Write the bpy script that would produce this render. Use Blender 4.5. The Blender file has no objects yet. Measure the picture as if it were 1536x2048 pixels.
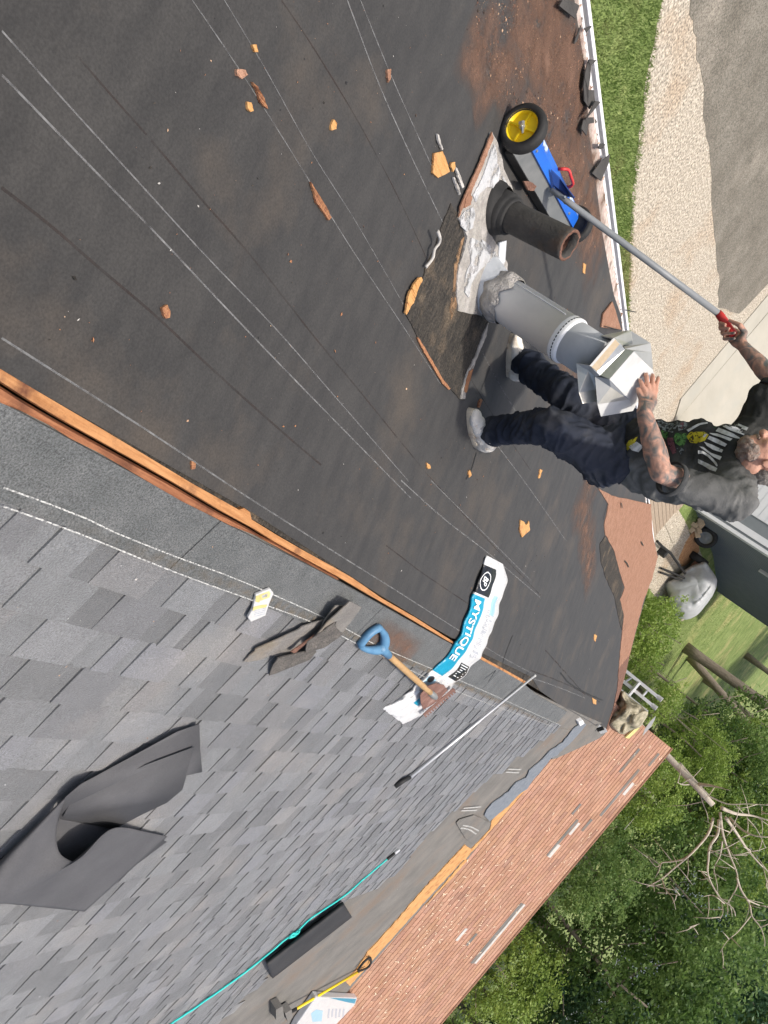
import bpy, bmesh, math, random
from mathutils import Vector as V, Matrix, noise, Quaternion
from mathutils.bvhtree import BVHTree
from mathutils.geometry import tessellate_polygon
rnd = random.Random(7)
SC = bpy.context.scene
COL = SC.collection

# ------------------------------------------------------------------ camera
FOC = 1490.0; TH = math.radians(40.0); VPX, VPY = 1365.0, 1551.0
_dx, _dy = VPX - 768, VPY - 1024
_va = -_dx*math.sin(TH) + _dy*math.cos(TH); _vb = _dx*math.cos(TH) + _dy*math.sin(TH)
PIT = math.atan(_vb/FOC); PSI = math.atan(_va*math.cos(PIT)/FOC)
CR = V((math.cos(PSI), math.sin(PSI), 0)); CFH = V((-math.sin(PSI), math.cos(PSI), 0)); ZZ = V((0, 0, 1))
CF = CFH*math.cos(PIT) - ZZ*math.sin(PIT); CU = CFH*math.sin(PIT) + ZZ*math.cos(PIT)
CAM = V((0, 0, 5.06))
cd = bpy.data.cameras.new('camera'); cam = bpy.data.objects.new('camera', cd); COL.objects.link(cam)
ix = -math.sin(TH)*CR + math.cos(TH)*CU
iy = -(math.cos(TH)*CR + math.sin(TH)*CU)
iz = -CF
m = Matrix((ix, iy, iz)).transposed().to_4x4(); m.translation = CAM
cam.matrix_world = m
cd.sensor_fit = 'VERTICAL'; cd.sensor_height = 36; cd.lens = FOC/2048*36; cd.clip_end = 3000; cd.clip_start = .05
SC.camera = cam
# ------------------------------------------------------------------ world, sun, exposure
SUN = V((-.26, -.20, 1.0)).normalized()
w = bpy.data.worlds.new('World'); SC.world = w; w.use_nodes = True
nt = w.node_tree; bg = nt.nodes['Background']; sky = nt.nodes.new('ShaderNodeTexSky'); sky.sky_type = 'NISHITA'
sky.sun_disc = False; sky.sun_elevation = math.asin(SUN.z); sky.sun_rotation = math.atan2(SUN.x, SUN.y)
sky.air_density = 1.0; sky.dust_density = 5.0; sky.ozone_density = .4
nt.links.new(sky.outputs[0], bg.inputs[0]); bg.inputs[1].default_value = .15
sl = bpy.data.lights.new('sun', 'SUN'); sl.energy = 2.75; sl.angle = math.radians(2.5); sl.color = (1, .95, .86)
so = bpy.data.objects.new('sun', sl); COL.objects.link(so); so.rotation_euler = SUN.to_track_quat('Z', 'Y').to_euler(); so.location = (0, -20, 40)
SC.view_settings.view_transform = 'Standard'; SC.view_settings.look = 'None'; SC.view_settings.gamma = 1; SC.view_settings.exposure = .26
SC.render.engine = 'CYCLES'
SC.cycles.max_bounces = 6; SC.cycles.transparent_max_bounces = 12

# ------------------------------------------------------------------ photo ray helpers
HR = 1.42; SF = .36; SG = .05; ZR = CAM.z - HR; XR = .293
def ray(x, y):
    dx, dy = x-768, y-1024
    a = -dx*math.sin(TH) + dy*math.cos(TH); b = dx*math.cos(TH) + dy*math.sin(TH)
    return CF + (a*CR + b*CU)/FOC
def hit(x, y, n, d):
    r = ray(x, y); n = V(n); return CAM + r*((d - n.dot(CAM))/n.dot(r))
NF = V((-SF, 0, 1)).normalized(); NG = V((SG, 0, 1)).normalized(); PR = V((XR, 0, ZR))
def felt(x, y, l=0.0): return hit(x, y, NF, NF.dot(PR) + l)
def grey(x, y, l=0.0): return hit(x, y, NG, NG.dot(PR) + l)
def atY(x, y, Y): return hit(x, y, (0, 1, 0), Y)
def atZ(x, y, Z): return hit(x, y, (0, 0, 1), Z)
def atX(x, y, X): return hit(x, y, (1, 0, 0), X)
def terr(Y):
    if Y < 18: return 0.0
    if Y < 26: return .2*(Y-18)
    return 1.6 + .08*(Y-26)
def ground(x, y, l=0.0):
    r = ray(x, y); t = 0.5
    while t < 400:
        p = CAM + r*t
        if p.z < terr(p.y) + l: break
        t += .05
    return CAM + r*t
def zoomf(ox, oy, s):            # crop coordinates -> photo pixels
    return lambda q: (ox + q[0]*s, oy + q[1]*s)

# ------------------------------------------------------------------ materials
def mat(name, c1, c2=None, scale=8, detail=6, rough=.85, bump=0., bscale=60, c3=None, scale3=1.2, spec=.3, metal=0., attr=False, streak=None, cut=None, fine=None, trans=None):
    m = bpy.data.materials.new(name); m.use_nodes = True; n = m.node_tree.nodes; L = m.node_tree.links
    bs = n['Principled BSDF']; bs.inputs['Roughness'].default_value = rough; bs.inputs['Metallic'].default_value = metal
    bs.inputs['Specular IOR Level'].default_value = spec
    tc = n.new('ShaderNodeTexCoord'); co = tc.outputs['Object']
    if streak:
        mp = n.new('ShaderNodeMapping'); mp.inputs['Scale'].default_value = streak; L.new(co, mp.inputs[0]); cs = mp.outputs[0]
    else: cs = co
    def nz(sc, det=6, c=None, ro=.6):
        t = n.new('ShaderNodeTexNoise'); t.inputs['Scale'].default_value = sc; t.inputs['Detail'].default_value = det; t.inputs['Roughness'].default_value = ro
        L.new(c or co, t.inputs['Vector']); return t.outputs['Fac']
    def ramp(f, lo, hi):
        r = n.new('ShaderNodeMapRange'); r.inputs[1].default_value = lo; r.inputs[2].default_value = hi; L.new(f, r.inputs[0]); return r.outputs[0]
    def mix(f, a, b, mode='MIX'):
        x = n.new('ShaderNodeMix'); x.data_type = 'RGBA'; x.blend_type = mode
        if hasattr(f, 'links'): L.new(f, x.inputs[0])
        else: x.inputs[0].default_value = f
        for k, v in ((6, a), (7, b)):
            if hasattr(v, 'links'): L.new(v, x.inputs[k])
            else: x.inputs[k].default_value = (*v, 1)
        return x.outputs[2]
    c2 = c2 or c1
    col = mix(ramp(nz(scale, detail, cs), .35, .65), c1, c2)
    if c3: col = mix(ramp(nz(scale3, 5), .52, .72), col, c3)
    if fine:
        g = ramp(nz(fine[0], 2), .3, .7)
        mm = n.new('ShaderNodeMix'); mm.data_type = 'FLOAT'; mm.inputs[2].default_value = 1-fine[1]; mm.inputs[3].default_value = 1+fine[1]
        L.new(g, mm.inputs[0]); col = mix(1.0, col, mm.outputs[0], 'MULTIPLY')
    if attr:
        a = n.new('ShaderNodeAttribute'); a.attribute_name = 'Col'; col = mix(1.0, col, a.outputs['Color'], 'MULTIPLY')
    L.new(col, bs.inputs['Base Color'])
    if bump:
        b = n.new('ShaderNodeBump'); b.inputs['Strength'].default_value = bump; b.inputs['Distance'].default_value = .02
        L.new(nz(bscale, 4), b.inputs['Height']); L.new(b.outputs[0], bs.inputs['Normal'])
    if cut:                                                       # worn-away: noise cut-out
        tr = n.new('ShaderNodeBsdfTransparent'); ms = n.new('ShaderNodeMixShader'); out = n['Material Output']
        fac = ramp(nz(cut[0], 5), cut[1], cut[2])
        if len(cut) > 3:
            fa = n.new('ShaderNodeAttribute'); fa.attribute_name = 'fade'; mu = n.new('ShaderNodeMath'); mu.operation = 'MULTIPLY'; L.new(fac, mu.inputs[0]); L.new(fa.outputs['Fac'], mu.inputs[1]); fac = mu.outputs[0]
        L.new(fac, ms.inputs[0]); L.new(tr.outputs[0], ms.inputs[1]); L.new(bs.outputs[0], ms.inputs[2]); L.new(ms.outputs[0], out.inputs[0])
    if trans:
        t = n.new('ShaderNodeBsdfTranslucent'); ms = n.new('ShaderNodeMixShader'); ms.inputs[0].default_value = trans; out = n['Material Output']
        L.new(col, t.inputs[0]); L.new(bs.outputs[0], ms.inputs[1]); L.new(t.outputs[0], ms.inputs[2]); L.new(ms.outputs[0], out.inputs[0])
    m['col'] = 0
    return m
MT = {}
def defm(k, *a, **b): MT[k] = mat(k, *a, **b)
defm('felt', (.028, .027, .0265), (.041, .039, .037), 4, 10, .8, .14, 14, c3=(.064, .053, .043), scale3=1.9, fine=(150, .22), streak=(1.2, 3.2, 1.2))
defm('feltdark', (.030, .030, .032), (.042, .042, .044), 5, 6, .7, .1, 120, fine=(200, .2))
defm('felt_roll', (.075, .075, .08), (.095, .095, .10), 4, 6, .75, .15, 150, fine=(300, .15))
defm('weathered', (.135, .13, .12), (.19, .18, .165), 3, 8, .9, .2, 100, c3=(.17, .13, .10), scale3=1.5, fine=(200, .3))
defm('granule', (.122, .127, .133), (.155, .161, .168), 10, 6, .95, .6, 300, fine=(210, .5), attr=True, c3=(.21, .20, .19), scale3=2)
defm('capcourse', (.092, .099, .099), (.130, .136, .136), 9, 7, .95, .6, 300, fine=(210, .6))
defm('brownshingle', (.36, .20, .133), (.42, .248, .172), 3, 7, .95, .35, 250, fine=(150, .25), attr=True)
defm('brownold', (.25, .13, .082), (.33, .185, .125), 14, 8, .95, .4, 200, fine=(150, .3))
defm('darkold', (.028, .026, .024), (.060, .052, .043), 14, 9, .9, .7, 60, c3=(.13, .10, .07), scale3=6, fine=(120, .5), streak=(1, 4, 1))
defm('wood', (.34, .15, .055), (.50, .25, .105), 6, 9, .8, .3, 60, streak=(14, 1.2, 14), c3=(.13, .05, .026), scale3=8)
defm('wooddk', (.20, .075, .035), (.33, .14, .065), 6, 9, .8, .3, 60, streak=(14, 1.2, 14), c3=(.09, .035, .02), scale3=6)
defm('plywood', (.50, .26, .09), (.58, .33, .14), 10, 7, .8, .2, 80, c3=(.3, .11, .04), scale3=9)
defm('chip', (.40, .20, .095), (.24, .105, .06), 25, 7, .85, .3, 90, streak=(1, 6, 1))
defm('crumb', (.62, .45, .30), (.42, .25, .16), 40, 3, .9)
defm('chalk', (.15, .153, .155), (.20, .20, .20), 50, 3, .9, cut=(24, .22, .66))
defm('chalkw', (.50, .50, .48), (.6, .6, .57), 50, 3, .9, cut=(150, .36, .60))
defm('seam', (.034, .027, .025), (.055, .037, .032), 20, 3, .9, cut=(6, .30, 1.0))
defm('dust', (.24, .20, .15), (.19, .16, .12), 50, 5, .95, cut=(26, .40, .75, 1))
defm('reddust', (.15, .085, .058), (.20, .12, .085), 90, 5, .95, cut=(8, .30, .75, 1))
defm('whitepaint', (.78, .78, .78), (.72, .72, .74), 9, 5, .5, .1, 40)
defm('peel', (.60, .56, .50), (.46, .32, .28), 34, 8, .8, .5, 90, c3=(.14, .09, .06), scale3=9)
defm('galv', (.80, .80, .80), (.85, .85, .845), 5, 6, .6, .03, 30, metal=.0, spec=.35, c3=(.75, .755, .76), scale3=6)
defm('galvdk', (.34, .355, .37), (.42, .43, .44), 6, 5, .7, metal=.0, spec=.25)  # darker galv; on the cap throat it carries painted shade
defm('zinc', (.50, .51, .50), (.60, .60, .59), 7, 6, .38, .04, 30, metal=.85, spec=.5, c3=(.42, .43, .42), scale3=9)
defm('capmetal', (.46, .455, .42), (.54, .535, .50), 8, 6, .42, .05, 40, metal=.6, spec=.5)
defm('capwhite', (.50, .50, .49), (.57, .57, .56), 7, 6, .5, .03, 40, spec=.4, c3=(.45, .45, .44), scale3=9)
defm('tanpaint', (.42, .33, .22), (.50, .40, .28), 30, 6, .7)
defm('iron', (.045, .043, .040), (.075, .07, .064), 9, 7, .75, .3, 70, c3=(.11, .07, .045), scale3=6, spec=.3)
defm('rust', (.13, .065, .045), (.21, .115, .085), 22, 8, .9, .5, 80)
defm('rubber', (.02, .02, .02), (.035, .034, .033), 12, 5, .7, .1, 80)
defm('lead', (.46, .49, .52), (.56, .58, .61), 8, 6, .6, .3, 40)
defm('leadcut', (.42, .43, .44), (.54, .54, .55), 12, 6, .7, .4, 60, cut=(13, .40, .52), c3=(.36, .34, .33), scale3=8)
defm('mortar', (.32, .30, .28), (.44, .42, .39), 22, 8, .95, .9, 60, c3=(.55, .52, .50), scale3=9)
defm('blue', (.010, .10, .50), (.012, .13, .56), 8, 5, .4, .05, 40, spec=.5)
defm('bluedk', (.012, .045, .20), None, 8, 5, .5)
defm('scuff', (.55, .62, .68), (.35, .45, .62), 25, 6, .6, cut=(30, .42, .55))
defm('magplate', (.20, .21, .21), (.26, .265, .26), 6, 6, .55, .05, 40, metal=.2, c3=(.17, .18, .18), scale3=5)
defm('yellow', (.88, .62, .01), (.90, .66, .02), 8, 4, .4, spec=.5)
defm('steel', (.55, .55, .53), (.45, .44, .42), 20, 5, .3, metal=.8)
defm('redplast', (.62, .03, .03), (.55, .04, .04), 10, 4, .45, spec=.5)
defm('greytube', (.20, .215, .225), (.24, .25, .26), 14, 5, .45, .03, 60, spec=.4)
defm('alu', (.62, .63, .64), (.70, .70, .70), 12, 5, .35, metal=.4)
defm('black', (.015, .015, .016), (.03, .03, .03), 12, 5, .6)
defm('bluegrip', (.075, .19, .33), (.11, .25, .40), 14, 6, .5, .05, 60, spec=.5)
defm('ash', (.50, .33, .16), (.40, .24, .11), 7, 8, .7, .2, 60, streak=(3, 3, 3))
defm('rustblade', (.14, .075, .06), (.24, .13, .10), 16, 8, .8, .4, 70, c3=(.33, .22, .19), scale3=8)
defm('film', (.60, .61, .62), (.68, .68, .68), 9, 6, .3, .7, 20, spec=.5)
defm('filmteal', (.005, .26, .42), (.012, .32, .48), 7, 6, .3, .45, 20, spec=.5)
defm('filmblack', (.012, .013, .016), (.02, .022, .025), 7, 6, .33, .15, 26, spec=.5)
defm('filmblue', (.30, .52, .66), (.40, .60, .72), 12, 5, .35, .1, 26)
defm('ink', (.8, .82, .83), None, 5, 2, .4)
defm('inkgrey', (.36, .38, .42), (.5, .52, .56), 40, 4, .5)
defm('inkgold', (.55, .47, .18), (.62, .55, .25), 20, 4, .5)
defm('rope', (.03, .50, .46), (.05, .60, .55), 60, 3, .6)
defm('skin', (.44, .20, .135), (.52, .26, .18), 14, 6, .55, .15, 160, c3=(.40, .15, .10), scale3=12, spec=.35)
def tattoo():
    m = mat('tattooed_skin', (.52, .27, .19), (.60, .33, .24), 16, 6, .55, .15, 160, spec=.35); n = m.node_tree.nodes; L = m.node_tree.links
    bs = n['Principled BSDF']; old = bs.inputs['Base Color'].links[0].from_socket
    tc = n.new('ShaderNodeTexCoord'); a = n.new('ShaderNodeAttribute'); a.attribute_name = 'Col'
    no = n.new('ShaderNodeTexNoise'); no.inputs['Scale'].default_value = 16; no.inputs['Detail'].default_value = 7; no.inputs['Distortion'].default_value = 1.6; L.new(tc.outputs['Object'], no.inputs['Vector'])
    r = n.new('ShaderNodeMapRange'); r.inputs[1].default_value = .36; r.inputs[2].default_value = .62; L.new(no.outputs['Fac'], r.inputs[0])
    mu = n.new('ShaderNodeMath'); mu.operation = 'MULTIPLY'; L.new(r.outputs[0], mu.inputs[0])
    sp = n.new('ShaderNodeSeparateColor'); L.new(a.outputs['Color'], sp.inputs[0]); L.new(sp.outputs[0], mu.inputs[1])
    x = n.new('ShaderNodeMix'); x.data_type = 'RGBA'; x.inputs[7].default_value = (.135, .135, .128, 1); L.new(mu.outputs[0], x.inputs[0]); L.new(old, x.inputs[6])
    L.new(x.outputs[2], bs.inputs['Base Color']); return m
MT['tattoo'] = tattoo()
for k_, w_ in (('granule', .42), ('capcourse', .15), ('felt', .12)):      # dusty mineral surfaces brighten at grazing angles
    b_ = MT[k_].node_tree.nodes['Principled BSDF']; b_.inputs['Sheen Weight'].default_value = w_; b_.inputs['Sheen Roughness'].default_value = .55
defm('beard', (.34, .22, .17), (.44, .37, .32), 60, 5, .9, .8, 200)
defm('hair', (.24, .21, .19), (.34, .31, .28), 60, 5, .9, .8, 200)
defm('shirt', (.085, .086, .085), (.13, .13, .127), 7, 8, .9, .25, 120, c3=(.24, .235, .225), scale3=4, spec=.15, attr=True)
defm('denim', (.022, .028, .045), (.045, .050, .066), 5, 8, .9, .3, 260, c3=(.10, .10, .105), scale3=3.2, spec=.2)
defm('canvas', (.76, .71, .62), (.82, .78, .70), 14, 7, .8, .2, 90, c3=(.42, .32, .23), scale3=13)
defm('sole', (.52, .45, .34), (.60, .53, .42), 16, 6, .7, c3=(.3, .2, .12), scale3=14)
defm('printwhite', (.62, .62, .62), (.46, .47, .47), 60, 6, .8, cut=(70, .30, .36))
defm('printgreen', (.03, .10, .03), (.10, .22, .06), 60, 6, .8, cut=(55, .38, .5))
defm('printyellow', (.55, .48, .03), (.45, .36, .03), 50, 6, .8, cut=(55, .36, .46))
defm('printgrey', (.13, .15, .15), (.26, .28, .28), 50, 6, .8, cut=(70, .44, .52))
defm('printmauve', (.10, .035, .045), (.15, .06, .07), 50, 6, .8, cut=(60, .36, .46))
defm('grass', (.115, .165, .042), (.20, .25, .085), 2.2, 9, .9, .6, 40, c3=(.30, .28, .12), scale3=.55, fine=(26, .4))
defm('blade', (.16, .24, .06), (.27, .35, .12), 3, 4, .7, c3=(.36, .33, .16), scale3=.8, trans=.3)
defm('gravel', (.32, .28, .22), (.47, .42, .345), 20, 9, .95, .55, 34, c3=(.36, .28, .20), scale3=.8, fine=(30, .6))
defm('asphalt', (.135, .122, .098), (.185, .170, .140), 1.6, 10, .9, .4, 60, c3=(.25, .225, .185), scale3=.9, fine=(48, .5))
defm('concrete', (.37, .35, .295), (.425, .40, .34), 2, 8, .85, .1, 60, c3=(.37, .36, .315), scale3=1.2, streak=(1, .35, 1))
defm('deckwood', (.28, .22, .165), (.36, .29, .22), 5, 8, .85, .2, 60, streak=(8, 1, 8))
defm('leaflitter', (.30, .15, .07), (.45, .26, .13), 14, 8, .95, .8, 30)
defm('siding', (.20, .225, .24), (.225, .25, .265), 3, 5, .5, metal=.1)
defm('sidingwhite', (.66, .68, .70), (.72, .74, .75), 3, 5, .5)
defm('tarpsilver', (.44, .45, .46), (.52, .53, .54), 5, 6, .42, .3, 9, spec=.5)
defm('camo', (.46, .41, .30), (.20, .18, .12), 8, 5, .85, .5, 12, c3=(.07, .075, .05), scale3=4.5)
defm('bark', (.22, .18, .15), (.33, .28, .23), 5, 9, .95, .9, 16, streak=(4, 4, .8))
defm('deadbark', (.56, .50, .42), (.44, .38, .31), 8, 7, .9, .5, 25)
defm('leaf_dark', (.06, .125, .03), (.19, .29, .08), .9, 5, .55, trans=.5, spec=.4)
defm('leaf_mid', (.075, .16, .038), (.27, .38, .12), .9, 5, .55, trans=.5, spec=.35)
defm('leaf_light', (.17, .27, .05), (.32, .42, .10), 1.2, 5, .55, trans=.4, spec=.35)
defm('leaf_blue', (.035, .09, .04), (.11, .20, .10), 1.2, 5, .55, trans=.3, spec=.35)
defm('wall', (.55, .52, .46), (.6, .57, .5), 3, 5, .85)
defm('membrane', (.14, .16, .185), (.20, .22, .245), 14, 7, .8, .3, 60)

# ------------------------------------------------------------------ object helpers
ORG = {}
class MB:
    def __init__(s): s.v = []; s.f = []; s.m = []; s.c = []
    def add(s, vs, fs, mi=0, col=None):
        o = len(s.v); s.v += [V(p) for p in vs]
        for f in fs: s.f.append([o+i for i in f]); s.m.append(mi); s.c.append(col or (1, 1, 1))
        return s
    def box(s, c, ax, ay, az, mi=0, col=None):      # centre and half-axis vectors
        c, ax, ay, az = V(c), V(ax), V(ay), V(az)
        vs = [c + i*ax + j*ay + k*az for i in (-1, 1) for j in (-1, 1) for k in (-1, 1)]
        return s.add(vs, [(0, 1, 3, 2), (4, 6, 7, 5), (0, 4, 5, 1), (2, 3, 7, 6), (0, 2, 6, 4), (1, 5, 7, 3)], mi, col)
    def prism(s, pts, d, mi=0, col=None):           # planar outline extruded by vector d (downwards)
        pts = [V(p) for p in pts]; d = V(d); n = len(pts)
        tris = tessellate_polygon([pts])
        bot = [p + d for p in pts]
        s.add(pts + bot, [tuple(t) for t in tris] + [tuple(i+n for i in reversed(t)) for t in tris] + [(i, (i+1) % n, (i+1) % n + n, i+n) for i in range(n)], mi, col)
        return s
    def tube(s, path, r, n=10, mi=0, caps=True):
        path = [V(p) for p in path]; k = len(path)
        rs = r if isinstance(r, (list, tuple)) else [r]*k
        ref = None; rings = []
        for i, p in enumerate(path):
            t = (path[min(i+1, k-1)] - path[max(i-1, 0)]).normalized()
            if ref is None:
                ref = t.orthogonal().normalized()
            ref = (ref - t*ref.dot(t)).normalized(); q = t.cross(ref)
            rings.append([p + (ref*math.cos(2*math.pi*j/n) + q*math.sin(2*math.pi*j/n))*rs[i] for j in range(n)])
        vs = [p for g in rings for p in g]; fs = []
        for i in range(k-1):
            for j in range(n): fs.append((i*n+j, i*n+(j+1) % n, (i+1)*n+(j+1) % n, (i+1)*n+j))
        if caps: fs += [tuple(reversed(range(n))), tuple((k-1)*n+j for j in range(n))]
        return s.add(vs, fs, mi)
    def lathe(s, c, ax, prof, n=32, mi=0, closed=False):   # prof: (r, h)
        c, ax = V(c), V(ax).normalized(); u = ax.orthogonal().normalized(); q = ax.cross(u); k = len(prof)
        vs = [c + ax*h + (u*math.cos(2*math.pi*j/n) + q*math.sin(2*math.pi*j/n))*r for r, h in prof for j in range(n)]
        fs = [(i*n+j, i*n+(j+1) % n, ((i+1) % k)*n+(j+1) % n, ((i+1) % k)*n+j) for i in range(k if closed else k-1) for j in range(n)]
        return s.add(vs, fs, mi)
    def grid(s, rows, mi=0, mif=None):
        n = len(rows[0]); vs = [p for r in rows for p in r]; o = len(s.v); s.v += [V(p) for p in vs]
        for i in range(len(rows)-1):
            for j in range(n-1):
                s.f.append([o+i*n+j, o+i*n+j+1, o+(i+1)*n+j+1, o+(i+1)*n+j]); s.m.append(mif(i, j) if mif else mi); s.c.append((1, 1, 1))
        return s
    def build(s, name, mats, parent=None, smooth=False, solid=0., bevel=0.):
        org = V((0, 0, 0))
        if parent is not None: org = ORG[parent.name]
        me = bpy.data.meshes.new(name); me.from_pydata([tuple(p - org) for p in s.v], [], s.f)
        mats = mats if isinstance(mats, (list, tuple)) else [mats]
        for k in mats: me.materials.append(MT[k])
        me.polygons.foreach_set('material_index', s.m)
        ca = me.color_attributes.new('Col', 'FLOAT_COLOR', 'CORNER'); buf = []
        for f, c in zip(s.f, s.c): buf += [c[0], c[1], c[2], 1.0]*len(f)
        ca.data.foreach_set('color', buf)
        if smooth: me.polygons.foreach_set('use_smooth', [True]*len(me.polygons))
        bm = bmesh.new(); bm.from_mesh(me); bmesh.ops.recalc_face_normals(bm, faces=bm.faces); bm.to_mesh(me); bm.free()
        me.update()
        o = bpy.data.objects.new(name, me); COL.objects.link(o)
        if parent is not None: o.parent = parent; ORG[o.name] = org
        else: ORG[o.name] = org
        if solid:
            md = o.modifiers.new('solid', 'SOLIDIFY'); md.thickness = solid; md.offset = 0
        if bevel:
            md = o.modifiers.new('bevel', 'BEVEL'); md.width = bevel; md.segments = 2; md.limit_method = 'ANGLE'
        return o
def tag(o, label=None, cat=None, group=None, kind=None):
    if label: o['label'] = label
    if cat: o['category'] = cat
    if group: o['group'] = group
    if kind: o['kind'] = kind
    return o
def thing(name, label, cat, loc, group=None):
    o = bpy.data.objects.new(name, None); COL.objects.link(o); o.location = loc; o.empty_display_size = .1
    ORG[o.name] = V(loc); return tag(o, label, cat, group)
def rebase(o, c=None):             # put the origin of a one-mesh thing at its base
    vs = o.data.vertices; lo = min(v.co.z for v in vs); n = len(vs)
    c = V((sum(v.co.x for v in vs)/n, sum(v.co.y for v in vs)/n, lo))
    o.data.transform(Matrix.Translation(-c)); o.location = c; ORG[o.name] = c
    return o
def ragged(pts, amp=1.3, step=7.0, seed=0):      # worn outline
    out = []
    for i, a in enumerate(pts):
        b = pts[(i+1) % len(pts)]; L = math.hypot(b[0]-a[0], b[1]-a[1]); k = max(1, int(L/step))
        for j in range(k):
            t = j/k; x, y = a[0]+(b[0]-a[0])*t, a[1]+(b[1]-a[1])*t
            n = noise.noise(V((x*.12, y*.12, seed)))*1.6 + noise.noise(V((x*.45, y*.45, seed+3)))
            m_ = noise.noise(V((x*.12, y*.12, seed+9)))*1.6 + noise.noise(V((x*.45, y*.45, seed+13))); out.append((x+n*amp, y+m_*amp))
    return out
def structure(o): o['kind'] = 'structure'; return o
def interp(pts, x):
    if x <= pts[0][0]: return pts[0][1]
    for (a, b), (c, d) in zip(pts, pts[1:]):
        if x <= c: return b + (d-b)*(x-a)/(c-a)
    return pts[-1][1]
def resample(pts, n):
    pts = [V((*p, 0)) if len(p) == 2 else V(p) for p in pts]; L = [0]
    for a, b in zip(pts, pts[1:]): L.append(L[-1] + (b-a).length)
    out = []
    for i in range(n):
        s = L[-1]*i/(n-1); k = 0
        while k < len(L)-2 and L[k+1] < s: k += 1
        t = (s-L[k])/max(1e-9, L[k+1]-L[k])
        # catmull-rom
        p0 = pts[max(0, k-1)]; p1 = pts[k]; p2 = pts[k+1]; p3 = pts[min(len(pts)-1, k+2)]
        out.append(.5*((2*p1) + (p2-p0)*t + (2*p0-5*p1+4*p2-p3)*t*t + (3*p1-p0-3*p2+p3)*t*t*t))
    return out
defm('dustgrey', (.42, .40, .37), (.52, .50, .47), 12, 5, .9)
defm('wornspot', (.78, .62, .46), (.66, .48, .34), 30, 4, .9)
defm('dustrust', (.30, .19, .11), (.20, .12, .07), 20, 6, .95, cut=(14, .40, .56))
defm('scrapback', (.16, .15, .14), (.21, .20, .185), 7, 6, .9, .2, 90, c3=(.20, .16, .11), scale3=4, fine=(150, .2))
defm('scrapface', (.09, .085, .08), (.16, .145, .13), 30, 6, .95, .6, 200, fine=(200, .5))
defm('scrapdark', (.05, .048, .046), (.075, .07, .066), 8, 6, .9, .3, 90)
defm('bluecord', (.03, .11, .45), (.05, .17, .55), 20, 3, .6)
defm('greenglass', (.40, .50, .42), None, 5, 3, .2, spec=.5)
defm('palewood', (.50, .38, .25), (.60, .47, .33), 6, 7, .85, streak=(2, 2, 9))
defm('shirtrib', (.045, .047, .048), (.065, .066, .067), 40, 5, .9, .3, 200)
defm('nail', (.52, .33, .26), None, 5, 2, .35)
# ------------------------------------------------------------------ terrain and paving
mb = MB(); ys = [-60, 0, 6, 12, 18, 20, 22, 24, 26, 30, 36, 44, 55, 70, 100, 160, 400]; xs = [-300, -120, -60, -40, -25, -15, -8, -3, 3, 10, 20, 40, 70, 140, 300]
mb.grid([[(x, y, terr(y)) for x in xs] for y in ys])
structure(mb.build('lawn_ground', 'grass'))
def paving(name, pts, lift, m):
    b = MB(); P = [V((p[0], p[1], lift)) for p in pts]; b.prism(P, (0, 0, -lift-.2)); return structure(b.build(name, m))
g = [ground(x, y) for x, y in [(1314, 0), (1308, 62), (1293, 145), (1285, 207), (1277, 290), (1264, 372), (1260, 450), (1252, 597), (1252, 700)]]
g0 = g[0] + (g[0]-g[3])*2.2; gl = [g0] + g
d = [ground(x, y) for x, y in [(1378, 0), (1392, 95), (1405, 178), (1417, 290), (1426, 450), (1435, 538), (1436, 612)]]
e = [ground(x, y) for x, y in [(1476, 628), (1536, 566)]]
d0 = d[0] + (d[0]-d[3])*2.5
def wob(pts, k=5, amp=.06):
    out = []
    for a, b in zip(pts, pts[1:]):
        for i in range(k):
            p = a.lerp(b, i/k); n = noise.noise(p*2.1)*amp*1.5 + noise.noise(p*7)*amp; out.append(p + V((n, n*.3, 0)))
    return out + [pts[-1]]
ge = g[-1]
paving('gravel_bed', wob(gl) + [V((-4.6, 17.9, 0)), V((-40, 17.9, 0)), V((-40, g0.y, 0))], .004, 'gravel')
de = e[1] + (e[1]-e[0])*12
paving('asphalt_drive', wob([d0] + d + e) + [de, V((de.x-20, de.y-10, 0)), V((-60, d0.y, 0))], .008, 'asphalt')
s0, s1 = ground(1360, 797), ground(1536, 586); s2 = ground(1364, 835)
sv = (s1-s0).normalized(); sb = s0 + (s2-s0).normalized()*.9
slab = [s0, s1 + sv*12, s1 + sv*12 + V((0, .95, 0)), V((s0.x+.3, 17.98, 0))]
paving('concrete_slab', slab, .03, 'concrete')
mb = MB(); mb.grid([[(x, y, terr(y)+.03) for x in (-14, -6.2, s0.x+.25)] for y in (17.98, 19, 20, 21, 22.2)]); structure(mb.build('concrete_ramp', 'concrete'))
mb = MB(); gpts = [(1300, 1000), (1345, 1000), (1403, 1100), (1415, 1170), (1365, 1245), (1345, 1230), (1290, 1170)]
P = [ground(*q) for q in gpts]
cx = sum((p for p in P), V((0, 0, 0)))/len(P)
def drape(name, pts, m, lift, kind='structure'):
    pts = wob(pts, 6, .12); c = sum(pts, V((0, 0, 0)))/len(pts); b = MB(); rows = []
    for k in range(9):
        t = k/8; r = []
        for p in pts + [pts[0]]:
            q = c.lerp(p, t); r.append(V((q.x, q.y, terr(q.y) + lift - (.04 if k == 8 else 0))))
        rows.append(r)
    b.grid(rows); o = b.build(name, m); o['kind'] = kind; return o
drape('gravel_yard', P, 'gravel', .035)
P = [ground(*q) for q in [(1398, 1066), (1385, 1060), (1372, 1078), (1355, 1112), (1362, 1128), (1380, 1122), (1397, 1100)]]
drape('leaf_litter', P, 'leaflitter', .07, 'stuff')

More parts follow.
